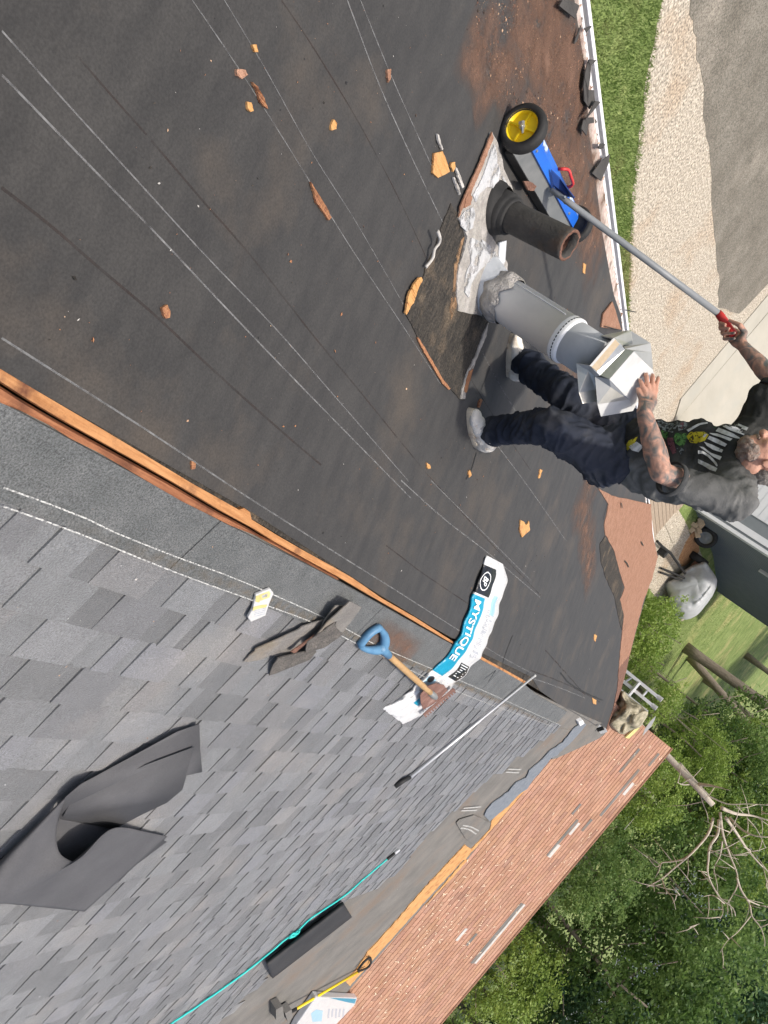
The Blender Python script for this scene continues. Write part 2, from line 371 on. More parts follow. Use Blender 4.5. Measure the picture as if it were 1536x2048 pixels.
# ------------------------------------------------------------------ the house
house = thing('house', 'brick-brown and grey roofed house with one slope stripped to black felt', 'house', (0, 6, 0))
EAVE = -2.50
rake = [felt(*q) for q in [(1205, 1447), (1213, 1455), (1228, 1420), (1240, 1380), (1262, 1300), (1275, 1250), (1295, 1180), (1317, 1108)]]
def fpt(X, Y, l=0.0): p = V((X, Y, ZR + SF*(X-XR))); return p + NF*l
def gpt(X, Y, l=0.0): p = V((X, Y, ZR - SG*(X-XR))); return p + NG*l
slotc = [felt(x, y) for x, y in [(0, 766), (182, 873), (351, 969), (547, 1083), (678, 1155), (897, 1278), (1047, 1364)]]
mb = MB(); wu = [felt(x, y) for x, y in [(0, 740), (200, 857), (497, 1019), (700, 1152), (897, 1274), (1060, 1352)]]
fy = [(p.y, p.x) for p in wu]
pts = [fpt(interp(fy, y), y, .004) for y in (-4, 0, 1, 2, 3, 4, 5, 6, 7)] + [fpt(XR-.02, 7.6, .004), fpt(XR, 9, .004), fpt(XR, rake[0].y, .004)]
pts += [p + NF*.004 for p in rake[1:]]
innr = [felt(x, y) for x, y in [(1254, 800), (1236, 640), (1222, 600), (1200, 480), (1190, 414), (1171, 273), (1165, 153), (1148, 62), (1138, 0)]]
pts += [fpt(EAVE+.02, 12.6, .004), fpt(EAVE+.03, 9, .004)] + [p + NF*.004 + V((-.035 + .02*noise.noise(p*1.7), 0, -.0126)) for p in innr] + [fpt(innr[-1].x-.035, -4, .004)]
mb.prism(pts, -NF*.012); mb.build('felt_slope', 'felt', house)
mb = MB(); dk = [fpt(XR-.025, -4, -.010), fpt(XR-.02, 7.6, -.010), fpt(XR, 13.4, -.010), fpt(-2.5, 13.2, -.010), fpt(-2.52, -4, -.010)]
mb.prism(dk, -NF*.02); mb.build('roof_deck', 'darkold', house)
# weathered base of the shingled slope
edge = [grey(*q) for q in [(1205, 1447), (1156, 1452), (1108, 1504), (1060, 1562), (1054, 1577), (981, 1656), (935, 1720), (850, 1808), (700, 1978), (560, 2130)]]
mb = MB(); mb.prism([gpt(XR+.02, -4), gpt(XR+.02, 7.6), gpt(XR, 9)] + edge + [gpt(12, edge[-1].y), gpt(12, -4)], -NG*.03)
mb.build('roof_deck', 'weathered', house)
# shingle courses
cut = [grey(*q) for q in [(1120, 1452), (1050, 1500), (940, 1590), (880, 1650), (800, 1745), (690, 1800), (640, 1850), (545, 1955), (440, 2060)]]
cutp = sorted((p.x, p.y) for p in cut)
mb = MB(); X0 = .515; EX = .143; r = random.Random(3)
tones = [(.60, .61, .61), (.76, .765, .77), (.93, .945, .945), (1.08, 1.08, 1.085), (.93, .90, .88), (1.02, 1.02, 1.07), (.70, .70, .72)]
pats = [[0, .17, .27, .46, .60, .71, .81, .93, 1], [0, .11, .25, .40, .47, .68, .83, .90, 1], [0, .21, .33, .43, .58, .66, .79, .95, 1], [0, .14, .22, .44, .55, .76, .86, .94, 1]]
for k in range(48):
    xa = X0 + EX*k; xb = xa + EX + .006
    yend = interp(cutp, xa) + r.uniform(-.12, .1); sh = -.100*(xa-X0)
    y = -1.6 - (.165*k) % 1.0
    while y < yend:
        pat = pats[r.randrange(4)]; bt = r.uniform(.93, 1.05)
        for i in range(8):
            ya, yb = y + pat[i], y + pat[i+1]
            if yb < -1.3 or ya > yend: continue
            up = i % 2 == 0; t = r.choice(tones) if up else r.choice(tones[:4])
            c = tuple(q*bt*(1 if up else .93) for q in t)
            gap = .003 if i == 0 else 0; hi = .0095 if up else .0058; lo = .0085 if up else .001
            ya2, yb2 = ya + gap + sh, yb + sh; s2 = -.1*EX; tz = r.uniform(0, .0035)
            P = [gpt(xa, ya2, lo), gpt(xa, yb2, lo), gpt(xb, yb2+s2, hi+tz), gpt(xb, ya2+s2, hi+tz)]
            B = [p - NG*(.013) for p in P]
            mb.add(P + B, [(0, 1, 2, 3), (1, 5, 6, 2), (2, 6, 7, 3), (3, 7, 4, 0)], 0, c)
        y += 1.0
mb.build('shingle_courses', 'granule', house)
# smooth top course beside the ridge
lowr = [grey(x, y) for x, y in [(0, 805), (91, 845), (355, 1003), (497, 1063), (690, 1168), (897, 1285), (1000, 1338)]]
ly = [(p.y, p.x) for p in lowr]
ends = [-2.2, 1.86, 3.25, 4.6, 5.75, 7.55, 8.9, 9.7]
mb = MB()
for a, b in zip(ends, ends[1:]):
    P = [gpt(interp(ly, y) if y < 7 else XR+.03, y, .012) for y in (a+.003, (a+b)/2, b-.003)] + [gpt(.53, b-.003-.03, .016), gpt(.53, a+.003-.03, .016)]
    mb.prism(P, -NG*.014)
mb.build('top_course', 'capcourse', house)
# exposed ridge boards either side of the slot
z7 = zoomf(0, 650, .4557)
up = [felt(*z7(q)) for q in [(0, 195), (150, 285), (440, 455), (640, 575), (830, 690), (1040, 808), (1062, 800), (1088, 818), (1095, 850), (1200, 915), (1330, 990), (1430, 1045), (1536, 1105)]] + [felt(*q) for q in [(760, 1195), (830, 1235), (905, 1283), (960, 1312), (1050, 1362)]]
sl_ = [felt(*z7(q)) for q in [(0, 250), (100, 315), (240, 400), (400, 490), (580, 590), (770, 698), (960, 812), (1110, 893), (1200, 950), (1330, 1022), (1480, 1104)]]
lo_ = [grey(*z7(q)) for q in [(0, 330), (80, 362), (200, 422), (290, 480), (420, 545), (580, 640), (780, 757), (1000, 868), (1110, 912), (1200, 955), (1330, 1028), (1480, 1108)]]
ext = lambda A: [A[0] + (A[0]-A[2])*4] + A
mb = MB(); A = ext(up); B = ext(sl_) + [felt(*q, 0) for q in [(720, 1180), (800, 1226), (897, 1283), (960, 1318), (1048, 1368)]]
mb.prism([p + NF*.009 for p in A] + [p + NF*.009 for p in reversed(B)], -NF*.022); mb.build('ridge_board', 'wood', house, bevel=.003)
mb = MB(); A = [p + V((.010, 0, 0)) for p in ext(sl_)]; B = ext(lo_)
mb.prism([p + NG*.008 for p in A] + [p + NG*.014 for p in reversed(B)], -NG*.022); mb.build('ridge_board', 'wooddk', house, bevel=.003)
mb = MB(); mb.box((XR, 4, ZR-.45), (.3, 0, 0), (0, 8.5, 0), (0, 0, .02)); mb.build('dark_slot_backing', 'black', house)  # black board added below the slot so the gap reads as attic darkness
# chalk lines, seams, printed lines on the felt
def strip(name, pts, wd, m, lift, f=felt, nrm=NF, n=40, wob_=0.0):
    P = resample([f(*q) for q in pts], n); b = MB(); rows = []; fade = []; soft = m in ('reddust', 'dust')
    for i, p in enumerate(P):
        t = (P[min(i+1, n-1)] - P[max(0, i-1)]).normalized(); s = nrm.cross(t)*(wd/2); o = nrm*lift + s*wob_*noise.noise(p*3)
        if soft:
            e_ = min(1, 5*i/n, 5*(n-1-i)/n)
            for k_ in range(9):
                u_ = k_/4-1; rows_ = p + nrm*lift + s*u_*(1 + .5*noise.noise(p*4+V((u_*2, 0, 0)))); fade.append(max(0, (1-u_*u_)*e_)); (rows.append([rows_]) if k_ == 0 else rows[-1].append(rows_))
        else: rows.append([p + o - s, p + o + s])
    b.grid(rows); ob = b.build(name, m, house)
    if soft: ob.data.attributes.new('fade', 'FLOAT', 'POINT').data.foreach_set('value', fade)
    return ob
zA = zoomf(0, 0, .586)
for q, wd in [([(0, 105), (220, 350), (480, 635), (700, 875), (940, 1125), (1150, 1365), (1390, 1640)], .004), ([(0, 255), (170, 430), (335, 600), (540, 810), (790, 1075), (1070, 1365), (1400, 1700)], .005),
              ([(650, 0), (790, 205), (960, 470), (1190, 840), (1370, 1110), (1500, 1310)], .0035), ([(760, 0), (900, 235), (1060, 520), (1230, 790), (1430, 1140)], .003),
              ([(1180, 0), (1290, 290), (1400, 535), (1510, 765)], .005), ([(1225, 0), (1340, 280), (1480, 590)], .004)]:
    strip('chalk_line', [zA(p) for p in q], wd, 'chalk', .0052)
for q, wd in [([(0, 675), (107, 743), (292, 860), (497, 996), (700, 1124), (790, 1180), (900, 1250), (1000, 1312), (1062, 1346)], .005), ([(800, 960), (890, 1040), (980, 1110), (1080, 1195)], .006), ([(860, 960), (960, 1060), (1060, 1160)], .005), ([(985, 880), (1060, 980), (1130, 1080)], .005), ([(960, 700), (1010, 790), (1060, 870)], .004), ([(1030, 660), (1085, 760)], .004), ([(1060, 1355), (1110, 1372), (1170, 1396)], .008)]:
    strip('chalk_line', q, wd, 'chalk', .0052)
for q, wd in [([(299, 281), (400, 398), (498, 510), (620, 665), (732, 800), (850, 945)], .006), ([(0, 375), (100, 452), (193, 533), (316, 639), (422, 738), (560, 862), (640, 930)], .007), ([(850, 945), (960, 1065), (1080, 1190)], .006), ([(1090, 1300), (1130, 1345), (1170, 1390)], .014), ([(560, 0), (640, 120), (740, 290), (830, 470), (895, 620)], .005), ([(150, 110), (215, 185), (290, 270)], .005), ([(905, 700), (985, 830), (1060, 940)], .005), ([(770, 1090), (850, 1150), (940, 1210)], .006), ([(1060, 1340), (1140, 1372), (1200, 1404)], .012)]:
    strip('felt_seam', q, wd, 'seam', .0048, wob_=.8)
for q, wd in [([(0, 964), (150, 1020), (210, 1050), (351, 1107), (478, 1155), (652, 1233), (760, 1290), (905, 1352), (1000, 1394), (1118, 1448)], .0045), ([(0, 1002), (141, 1053), (292, 1115), (392, 1154), (515, 1199), (633, 1244), (745, 1300), (880, 1365), (985, 1408), (1108, 1452)], .0045)]:
    strip('chalk_line', q, wd, 'chalkw', .0215, grey, NG, 70)
strip('dust_band', [(0, 984), (210, 1066), (400, 1142), (640, 1240), (900, 1358), (1100, 1448)], .05, 'dust', .0195, grey, NG, 60)
strip('dust_band', [(740, 1250), (780, 1275), (825, 1308)], .22, 'reddust', .0205, grey, NG, 16)
# dark tears in the felt
for q, wd in [([(1024, 1270), (1012, 1300), (1004, 1325)], .012), ([(975, 1362), (990, 1340)], .014), ([(951, 905), (940, 940), (930, 958)], .01), ([(1120, 1345), (1140, 1368), (1180, 1390), (1205, 1400)], .016), ([(978, 735), (960, 780)], .006), ([(1215, 1000), (1205, 1040)], .012)]:
    strip('felt_tear', q, wd, 'black', .0068, wob_=.9, n=14)
# valley strip along the far edge of the shingles
def gpoly(name, pts, m, lift, th=.006, f=grey, nrm=NG, par=None):
    b = MB(); b.prism([f(*q, lift) for q in ragged(pts, .7)], -nrm*th); return b.build(name, m, par or house)
z8 = zoomf(900, 1400, .2083)
gpoly('valley_membrane', [z8(q) for q in [(1290, 215), (1310, 240), (1180, 390), (1030, 530), (975, 560), (885, 670), (800, 770), (775, 800), (740, 850), (640, 930), (560, 1020), (470, 1090), (385, 1165), (330, 1110), (350, 1060), (400, 1000), (560, 880), (640, 790), (730, 750), (760, 680), (860, 600), (960, 490), (1080, 410), (1200, 260)]], 'membrane', .020, .012)
gpoly('valley_plywood', [z8(q) for q in [(740, 850), (640, 930), (560, 1020), (470, 1090), (400, 1160), (385, 1240), (270, 1370), (90, 1536), (170, 1536)]] + [(905, 1756), (850, 1812)], 'plywood', .012, .014)
gpoly('valley_plywood', [(930, 1690), (945, 1700), (850, 1803), (770, 1893), (700, 1972), (690, 1962), (712, 1940), (735, 1905), (790, 1845), (850, 1775), (900, 1722)], 'plywood', .014, .016)
gpoly('starter_felt', [z8(q) for q in [(60, 1180), (90, 1150), (230, 1105), (330, 1150), (395, 1185), (370, 1240), (230, 1390), (150, 1330)]], 'weathered', .017, .004)
for q in [[(545, 650), (670, 655)], [(525, 678), (650, 685)], [(120, 1025), (285, 1012)], [(95, 1048), (245, 1045)], [(110, 1190), (190, 1205), (265, 1245)], [(90, 1215), (170, 1230), (240, 1275)], [(1000, 255), (1170, 275)]]:
    strip('staple_strip', [z8(p) for p in q], .02, 'dust' if q[0][0] == 1000 else 'chalkw', .0235, grey, NG, 8)
# weathered boards of the gable peak beyond the ridge end
mb = MB(); P = [(1156, 1452), (1195, 1447), (1213, 1457), (1210, 1468), (1198, 1477), (1150, 1500), (1112, 1517), (1104, 1519), (1108, 1504)]
mb.prism([hit(x, y, (0, -.25, 1), ZR-.06-.25*13.0) for x, y in P], (0, 0, -.05)); mb.build('gable_boards', 'weathered', house)
mb = MB()
for i in range(5):
    a = atY(1183+i*5.8, 1446+i*4.0, 13.3); mb.box(a, (.05, .0, -.03), (0, .012, 0), (.012, 0, .03), i % 2)
mb.build('vent_louvre', ['whitepaint', 'black'], house)
gpoly('flashing_end', [(1157, 1444), (1166, 1440), (1169, 1447), (1160, 1453)], 'whitepaint', .05, .05)
# rust-brown dust left by the old shingles
for kq, (q, wd) in enumerate([([(1010, -20), (1080, 150), (1130, 300), (1180, 450)], .75), ([(1080, -30), (1112, 110), (1155, 330)], .7), ([(1080, 200), (1120, 300), (1170, 420), (1195, 560)], .55), ([(925, 60), (960, 150), (975, 230)], .3), ([(1060, 0), (1130, 120), (1160, 260)], .35), ([(1120, 640), (1140, 800), (1170, 900), (1190, 1000)], .35), ([(1150, 990), (1170, 1060), (1180, 1180)], .45), ([(960, 30), (990, 120), (1020, 180)], .30), ([(1010, 0), (1080, 90), (1120, 200)], .45), ([(1130, 260), (1165, 350), (1195, 480)], .16)]):
    strip('granule_dust', q, wd, 'reddust', .0056 + .0005*kq, n=14)
# old brown shingles still on the rake
zR = zoomf(1100, 950, .293)
gpoly('old_shingle_strip', [zR(q) for q in [(330, 90), (420, 140), (690, 200), (700, 400), (735, 560), (700, 700), (640, 860), (580, 1090), (545, 1230), (500, 1330), (470, 1330), (480, 1210), (490, 1090), (505, 960), (480, 850), (510, 770), (470, 640), (440, 520), (380, 410), (370, 340), (400, 200)]], 'brownold', .012, .012, felt, NF)
gpoly('old_shingle_strip', [zR(q) for q in [(470, 1320), (545, 1230), (520, 1340), (480, 1500), (440, 1640), (400, 1740), (385, 1735), (430, 1600), (460, 1470)]], 'rust', .013, .012, felt, NF)
gpoly('old_shingle_strip', [zR(q) for q in [(340, 470), (375, 420), (440, 530), (470, 640), (500, 760), (485, 860), (505, 960), (490, 1060), (470, 980), (440, 830), (380, 700), (350, 590)]], 'darkold', .010, .008, felt, NF)
for q in [[(1238, 1005), (1240, 1015)], [(1279, 1082), (1283, 1092)], [(1246, 1120), (1254, 1133)], [(1254, 1188), (1248, 1204)], [(1250, 1245), (1244, 1262)]]:
    strip('shingle_tear', q, .02, 'darkold', .0265, wob_=1.2, n=8)
# eave: peeling edge board, drip edge, gutter
mb = MB(); mb.prism([fpt(EAVE+.17, -4, -.004), fpt(EAVE+.16, 8, -.004), fpt(EAVE+.03, 13.35, -.004), fpt(EAVE-.0, 13.35, -.004), fpt(EAVE-.0, -4, -.004)], -NF*.005); mb.build('eave_board', 'peel', house)
GX = -2.585; GZ = 2.605
mb = MB(); prof = [(GX+.085, GZ+.015), (GX+.085, GZ-.09), (GX+.02, GZ-.10), (GX-.0, GZ-.05), (GX-.006, GZ-.012), (GX-.008, GZ+.002), (GX+.0, GZ+.004), (GX+.012, GZ+.002), (GX+.012, GZ-.006)]
mb.grid([[(x, y, z) for x, z in prof] for y in (-4, 2, 6, 9, 13.42)]); mb.build('gutter', 'whitepaint', house, solid=.003)
mb = MB(); mb.box((GX+.052, 4.7, GZ-.02), (.012, 0, 0), (0, 8.7, 0), (0, 0, .018)); mb.build('gutter_lip', 'whitepaint', house)
mb = MB(); r = random.Random(5)
for i in range(900):
    y = r.uniform(1.5, 12.5); x = GX + r.uniform(.066, .10); a = r.uniform(0, 6.28); s = r.uniform(.006, .022)
    mb.box((x, y, GZ-.0+r.uniform(-.01, .012)), (s*math.cos(a), s*math.sin(a), 0), (-.3*s*math.sin(a), .3*s*math.cos(a), r.uniform(-.2, .2)*s), (0, 0, .002), r.randrange(3))
mb.build('gutter_debris', ['crumb', 'darkold', 'chip'], house)['kind'] = 'stuff'
# walls below
mb = MB(); mb.box((-2.30, 4.65, 1.25), (.08, 0, 0), (0, 8.55, 0), (0, 0, 1.25)); mb.box((5.0, 12.05, 1.25), (7.2, 0, 0), (0, .08, 0), (0, 0, 1.25)); mb.build('wall', 'wall', house)
mb = MB(); mb.prism([(-2.22, 12.05, 2.5), (-2.22, 12.05, 2.6), (XR, 12.05, 3.5), (8, 12.05, 3.1), (8, 12.05, 2.5)], (0, .06, 0)); mb.build('gable_wall', 'wall', house)
# brown wing rising beyond
WY0, WY1 = 13.3, 17.3; WZ1 = CAM.z - .0275*WY1; WK = .42
def wing(x, y, l=0.0):
    n = V((0, -WK, 1)).normalized(); return hit(x, y, n, n.dot(V((0, WY1, WZ1))) + l)
wl = wing(1342, 1497); wx0 = wl.x
NW = V((0, -WK, 1)).normalized()
def wpt(X, Y, l=0.0): return V((X, Y, WZ1 + WK*(Y-WY1))) + NW*l
mb = MB(); r = random.Random(11); EXW = .122; ncr = 42
lx = interp
for k in range(ncr):
    yt = WY1 - .02 - k*EXW*.92; yb_ = yt - EXW*.92 - .004
    x = -.6 - (.1525 if k % 2 else 0) - r.uniform(0, .02)
    while x < 16:
        x2 = x + .305; xa = max(x + .003, wx0 + (WY1-yt)*.03); xb = x2 - .003
        if xb > xa + .01:
            t = r.uniform(.88, 1.08); c = (t, t*r.uniform(.97, 1.02), t*r.uniform(.95, 1.04))
            if r.random() < .05: c = (t*.85, t*.85, t*.9)
            P = [wpt(xa, yt, .001), wpt(xb, yt, .001), wpt(xb, yb_, .009), wpt(xa, yb_, .009)]; B = [p - NW*.010 for p in P]
            mb.add(P + B, [(0, 1, 2, 3), (1, 5, 6, 2), (2, 6, 7, 3), (3, 7, 4, 0)], 0, c)
        x = x2
wroof = mb.build('wing_shingles', 'brownshingle', house)
mb = MB(); mb.prism([wpt(wx0-.01, WY1, -.004), wpt(16, WY1, -.004), wpt(16, WY1-5, -.004), wpt(wx0+.12, WY1-5, -.004)], -NW*.05)
mb.prism([(wx0, WY1+.02, WZ1-.004), (16, WY1+.02, WZ1-.004), (16, WY1+4.5, WZ1-1.9), (wx0, WY1+4.5, WZ1-1.9)], (0, 0, -.05)); mb.build('wing_roof', 'brownold', house)
mb = MB(); mb.tube([wpt(wx0-.02, WY1+.01, .0), wpt(16, WY1+.01, .0)], .028, 8); mb.build('wing_ridge_cap', 'brownold', house)
mb = MB(); mb.prism([(wx0+.2, WY1-4.2, 0), (wx0+.2, WY1-4.2, WZ1-1.8), (wx0+.2, WY1, WZ1-.08), (wx0+.2, WY1+4, WZ1-1.7), (wx0+.2, WY1+4, 0)], (.1, 0, 0)); mb.box((8, WY1+4, 1.3), (8, 0, 0), (0, .06, 0), (0, 0, 1.3)); mb.build('wall', 'wall', house)
# grey gaps where tabs are missing, and worn joints
zw = zoomf(900, 1250, .414)
for a, b, wd, m in [((915, 598), (820, 712), .05, 'weathered'), ((1008, 620), (962, 682), .05, 'weathered'), ((918, 702), (722, 920), .05, 'weathered'), ((632, 865), (590, 915), .04, 'weathered'), ((618, 942), (470, 1115), .05, 'weathered'), ((686, 940), (636, 995), .05, 'weathered'), ((350, 1345), (105, 1635), .055, 'weathered'), ((132, 1492), (78, 1548), .045, 'weathered'),
                    ((884, 762), (840, 822), .06, 'film'), ((630, 960), (572, 1010), .05, 'film'), ((528, 1062), (478, 1122), .06, 'film'), ((360, 1350), (122, 1636), .04, 'film'), ((92, 1470), (20, 1522), .045, 'film')]:
    p, q = wing(*zw(a), .012), wing(*zw(b), .012); p.y = q.y = (p.y+q.y)/2; p.z = q.z = (p.z+q.z)/2; s = V((0, 1, WK)).normalized()*wd
    b_ = MB(); b_.prism([p - s, p + s, q + s, q - s], -NW*.003); b_.build('missing_tab' if m == 'weathered' else 'bare_strip', 'weathered' if m == 'weathered' else 'tanpaint' if False else 'dustgrey', house)
mb = MB(); r = random.Random(21)
for k in range(ncr):
    yt = WY1 - .02 - k*EXW*.92 - EXW*.92
    x = -.6 - (.1525 if k % 2 else 0)
    while x < 12:
        x += .305; d_ = noise.noise(V((x*.35, yt*.9, 3)))
        if x < wx0+.15 or r.random() > .30 + 1.0*d_ - .03*max(0, x-5): continue
        for q in range(r.choice([1, 1, 2, 3])):
            c = wpt(x + r.uniform(-.06, .06)*(q > 0), yt + r.uniform(.0, .09), .0125); a = r.gauss(1.2, .8); s = r.uniform(.014, .06); t = r.uniform(.006, .012)
            u = V((math.cos(a), math.sin(a), WK*math.sin(a)))*s; v_ = V((-math.sin(a), math.cos(a), WK*math.cos(a)))*t
            mb.add([c-u, c-v_*r.uniform(.5, 1.3), c+u, c+v_], [(0, 1, 2, 3)])
mb.build('worn_spots', 'wornspot', house)['kind'] = 'stuff'
# ------------------------------------------------------------------ pipes and flashing (fixed to the house)
zf = zoomf(800, 250, .2931)
fp = lambda q, l=0.0: felt(*zf(q), l)
def fpoly(name, pts, m, lift, th=.006, par=None): b = MB(); b.prism([felt(*q, lift) for q in ragged([zf(q) for q in pts], .9, 5)], -NF*th); return b.build(name, m, par or house)
fpoly('old_roofing_patch', [(350, 535), (310, 630), (275, 720), (235, 850), (175, 970), (160, 1040), (90, 1180), (40, 1292), (90, 1380), (120, 1445), (200, 1570), (290, 1730), (345, 1800), (410, 1872), (440, 1878), (470, 1760), (530, 1590), (605, 1345), (560, 1310), (480, 1290), (400, 1270), (400, 1000), (445, 760), (405, 640), (390, 600), (360, 560)], 'darkold', .009, .01)
fpoly('patch_edge', [(125, 1450), (160, 1500), (240, 1640), (300, 1745), (345, 1800), (335, 1808), (290, 1760), (225, 1650), (150, 1520), (120, 1465)], 'chip', .014, .006)
fpoly('patch_edge', [(605, 1348), (590, 1440), (540, 1560), (490, 1690), (465, 1770), (445, 1870), (415, 1872), (430, 1790), (460, 1690), (520, 1570), (565, 1440)], 'mortar', .015, .007)
fpoly('patch_edge', [(500, 1665), (480, 1740), (455, 1830), (440, 1820), (455, 1740), (475, 1680)], 'chip', .019, .003)
fpoly('rust_streak', [(440, 760), (400, 930), (385, 1100), (395, 1200), (350, 1330), (340, 1260), (365, 1100), (370, 950), (420, 780)], 'dustrust', .0105, .001)
fpoly('flashing_sheet', [(630, 45), (665, 120), (690, 200), (710, 300), (765, 420), (775, 450), (745, 505), (690, 500), (620, 690), (600, 720), (690, 860), (735, 950), (735, 1000), (640, 1100), (560, 1300), (490, 1290), (400, 1270), (388, 1150), (395, 1000), (440, 850), (460, 760), (400, 635), (430, 550), (500, 420), (560, 260)], 'mortar', .016, .014)
fpoly('brown_shingle_edge', [(630, 45), (640, 90), (560, 290), (500, 430), (470, 520), (430, 570), (405, 630), (412, 560), (480, 400), (540, 270)], 'brownold', .021, .006)
for P in [[(640, 120), (660, 180), (665, 260), (690, 330), (735, 400), (720, 430), (690, 480), (650, 440), (600, 420), (545, 470), (520, 530), (500, 480), (560, 370), (600, 260)],
          [(440, 590), (500, 560), (515, 610), (500, 700), (455, 730), (420, 690), (410, 640)], [(490, 770), (560, 800), (700, 960), (690, 985), (600, 940), (540, 1000), (490, 1080), (470, 1180), (445, 1140), (450, 1020), (490, 930), (470, 830)],
          [(560, 780), (600, 810), (650, 870), (720, 950), (690, 965), (620, 890), (570, 840)], [(735, 405), (758, 440), (735, 480), (705, 490), (700, 440)]]:
    fpoly('white_sealant', P, 'leadcut', .0215, .005)
fpoly('brown_shingle_edge', [(470, 460), (495, 490), (485, 545), (440, 570), (450, 510)], 'brownold', .024, .004)
# gravel-grey conical flashing of the metal vent, then pipe
B0 = atY(978, 578, 2.955); B0 = V((B0.x, B0.y, B0.z))
T0 = atY(1162, 697, 2.93)
axg = (T0-B0).normalized(); RG = .104
def axp(h): return B0 + axg*h
HL = (T0-B0).length
mb = MB(); mb.lathe(axp(-.10), axg, [(.16, -.02), (.135, .06), (.115, .12), (.109, .16)], 40); mb.build('vent_cone', 'lead', house, True)
mb = MB(); n = 44; rows = []
for i in range(9):
    h = .045 + .105*i/8; row = []
    for j in range(n+1):
        a = 2*math.pi*(j % n)/n; u = axg.orthogonal().normalized(); q = axg.cross(u); d = u*math.cos(a) + q*math.sin(a)
        rr = RG + .004 +   .013*math.sin(math.pi*i/8) + .008*noise.noise(d*3+V((0, 0, i*.6)))
        row.append(axp(h + .03*noise.noise(d*2.2)) + d*rr)
    rows.append(row)
mb.grid(rows); mb.build('mortar_collar', 'mortar', house, True)
vp = MB(); vp.lathe(axp(0), axg, [(RG, -.1), (RG, HL-.10), (RG+.001, HL-.1)], 48)
vent = vp.build('metal_vent_pipe', 'galv', house, True)
side = (axg.cross(V((0, 1, 0)))).normalized(); fr = axg.cross(side).normalized()
if fr.y > 0: fr = -fr
if side.x < 0: side = -side
sd = (-side*.55 + fr*.83).normalized()
mb = MB(); mb.box(axp((HL-.1)/2) + sd*(RG+.0005), axg*((HL-.15)/2), sd.cross(axg)*.004, sd*.0015); mb.build('pipe_seam', 'galvdk', vent)
mb = MB(); mb.lathe(axp(HL-.12), axg, [(RG+.0005, .020), (RG+.003, .024), (RG+.003, .058), (RG+.001, .063), (RG-.006, .068)], 48)
mb.build('cap_collar', 'galv', vent, True)
mb = MB(); mb.lathe(axp(HL-.12), axg, [(RG-.006, .068), (RG-.008, .23), (0, .23)], 40); mb.build('cap_throat', 'galvdk', vent, True)  # shade under the cap is put into the throat's darker grey
mb = MB()
for j in range(40):
    a = 2*math.pi*j/40; d = side*math.cos(a) + fr*math.sin(a); t_ = axg.cross(d); mb.box(axp(HL-.12+.043) + d*(RG+.0032), t_*.0055, axg*.0022, d*.0012)
mb.build('collar_slot', 'black', vent)
# louvred cap: two stepped tiers of bent plates with flared wings
zc = zoomf(1100, 630, .15625)
YC = B0.y
def plate(name, pts, mk, Ys=None, Z=None, th=.003, par=None):
    P = []
    for i, q in enumerate(pts):
        x, y = zc(q[:2]); P.append(atZ(x, y, Z) if Z else atY(x, y, q[2]))
    b = MB(); c = sum(P, V((0, 0, 0)))/len(P); b.add(P, [tuple(t) for t in tessellate_polygon([P])]); return b.build(name, mk, vent, solid=th)
plate('cap_top', [(760, 820, YC-.115), (1070, 465, YC-.115), (1185, 582, YC+.0), (1312, 700, YC+.115), (1330, 760, YC+.125), (1200, 960, YC+.12), (1060, 1225, YC+.10), (1010, 1085, YC+.05)], 'capwhite')
plate('cap_wall', [(600, 722, YC-.135), (890, 372, YC-.135), (960, 440, YC-.12), (1070, 465, YC-.115), (760, 820, YC-.115), (640, 770, YC-.12)], 'zinc')
plate('cap_ledge', [(515, 652, YC-.16), (820, 300, YC-.16), (890, 372, YC-.135), (600, 722, YC-.135)], 'tanpaint')
plate('cap_ledge_lip', [(505, 650, YC-.165), (810, 294, YC-.165), (835, 312, YC-.158), (535, 662, YC-.158)], 'capwhite')
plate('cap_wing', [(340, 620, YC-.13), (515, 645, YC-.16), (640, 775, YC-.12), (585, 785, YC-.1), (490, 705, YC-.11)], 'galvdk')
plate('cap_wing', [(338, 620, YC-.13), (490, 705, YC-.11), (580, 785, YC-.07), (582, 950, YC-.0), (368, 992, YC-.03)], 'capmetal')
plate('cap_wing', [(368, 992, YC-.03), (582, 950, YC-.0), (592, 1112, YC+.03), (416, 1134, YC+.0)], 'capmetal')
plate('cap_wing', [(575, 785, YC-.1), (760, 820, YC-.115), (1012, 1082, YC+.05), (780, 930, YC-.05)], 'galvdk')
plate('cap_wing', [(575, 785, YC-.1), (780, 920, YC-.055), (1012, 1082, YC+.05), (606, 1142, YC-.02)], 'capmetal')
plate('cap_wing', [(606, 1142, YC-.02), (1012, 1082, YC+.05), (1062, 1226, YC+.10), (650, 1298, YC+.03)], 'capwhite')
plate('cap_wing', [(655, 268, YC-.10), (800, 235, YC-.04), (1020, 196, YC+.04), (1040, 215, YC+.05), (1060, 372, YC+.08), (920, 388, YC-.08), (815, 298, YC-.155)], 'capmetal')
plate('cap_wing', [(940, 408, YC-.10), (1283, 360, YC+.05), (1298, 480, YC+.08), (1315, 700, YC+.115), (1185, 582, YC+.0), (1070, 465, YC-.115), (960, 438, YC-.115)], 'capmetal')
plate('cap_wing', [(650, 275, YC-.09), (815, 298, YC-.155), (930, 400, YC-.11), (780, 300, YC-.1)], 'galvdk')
plate('cap_back', [(416, 1134, YC+.0), (592, 1112, YC+.03), (1060, 1226, YC+.12), (1312, 700, YC+.13), (1283, 360, YC+.12), (1020, 196, YC+.1), (655, 268, YC+.08), (340, 620, YC+.05)], 'galvdk')
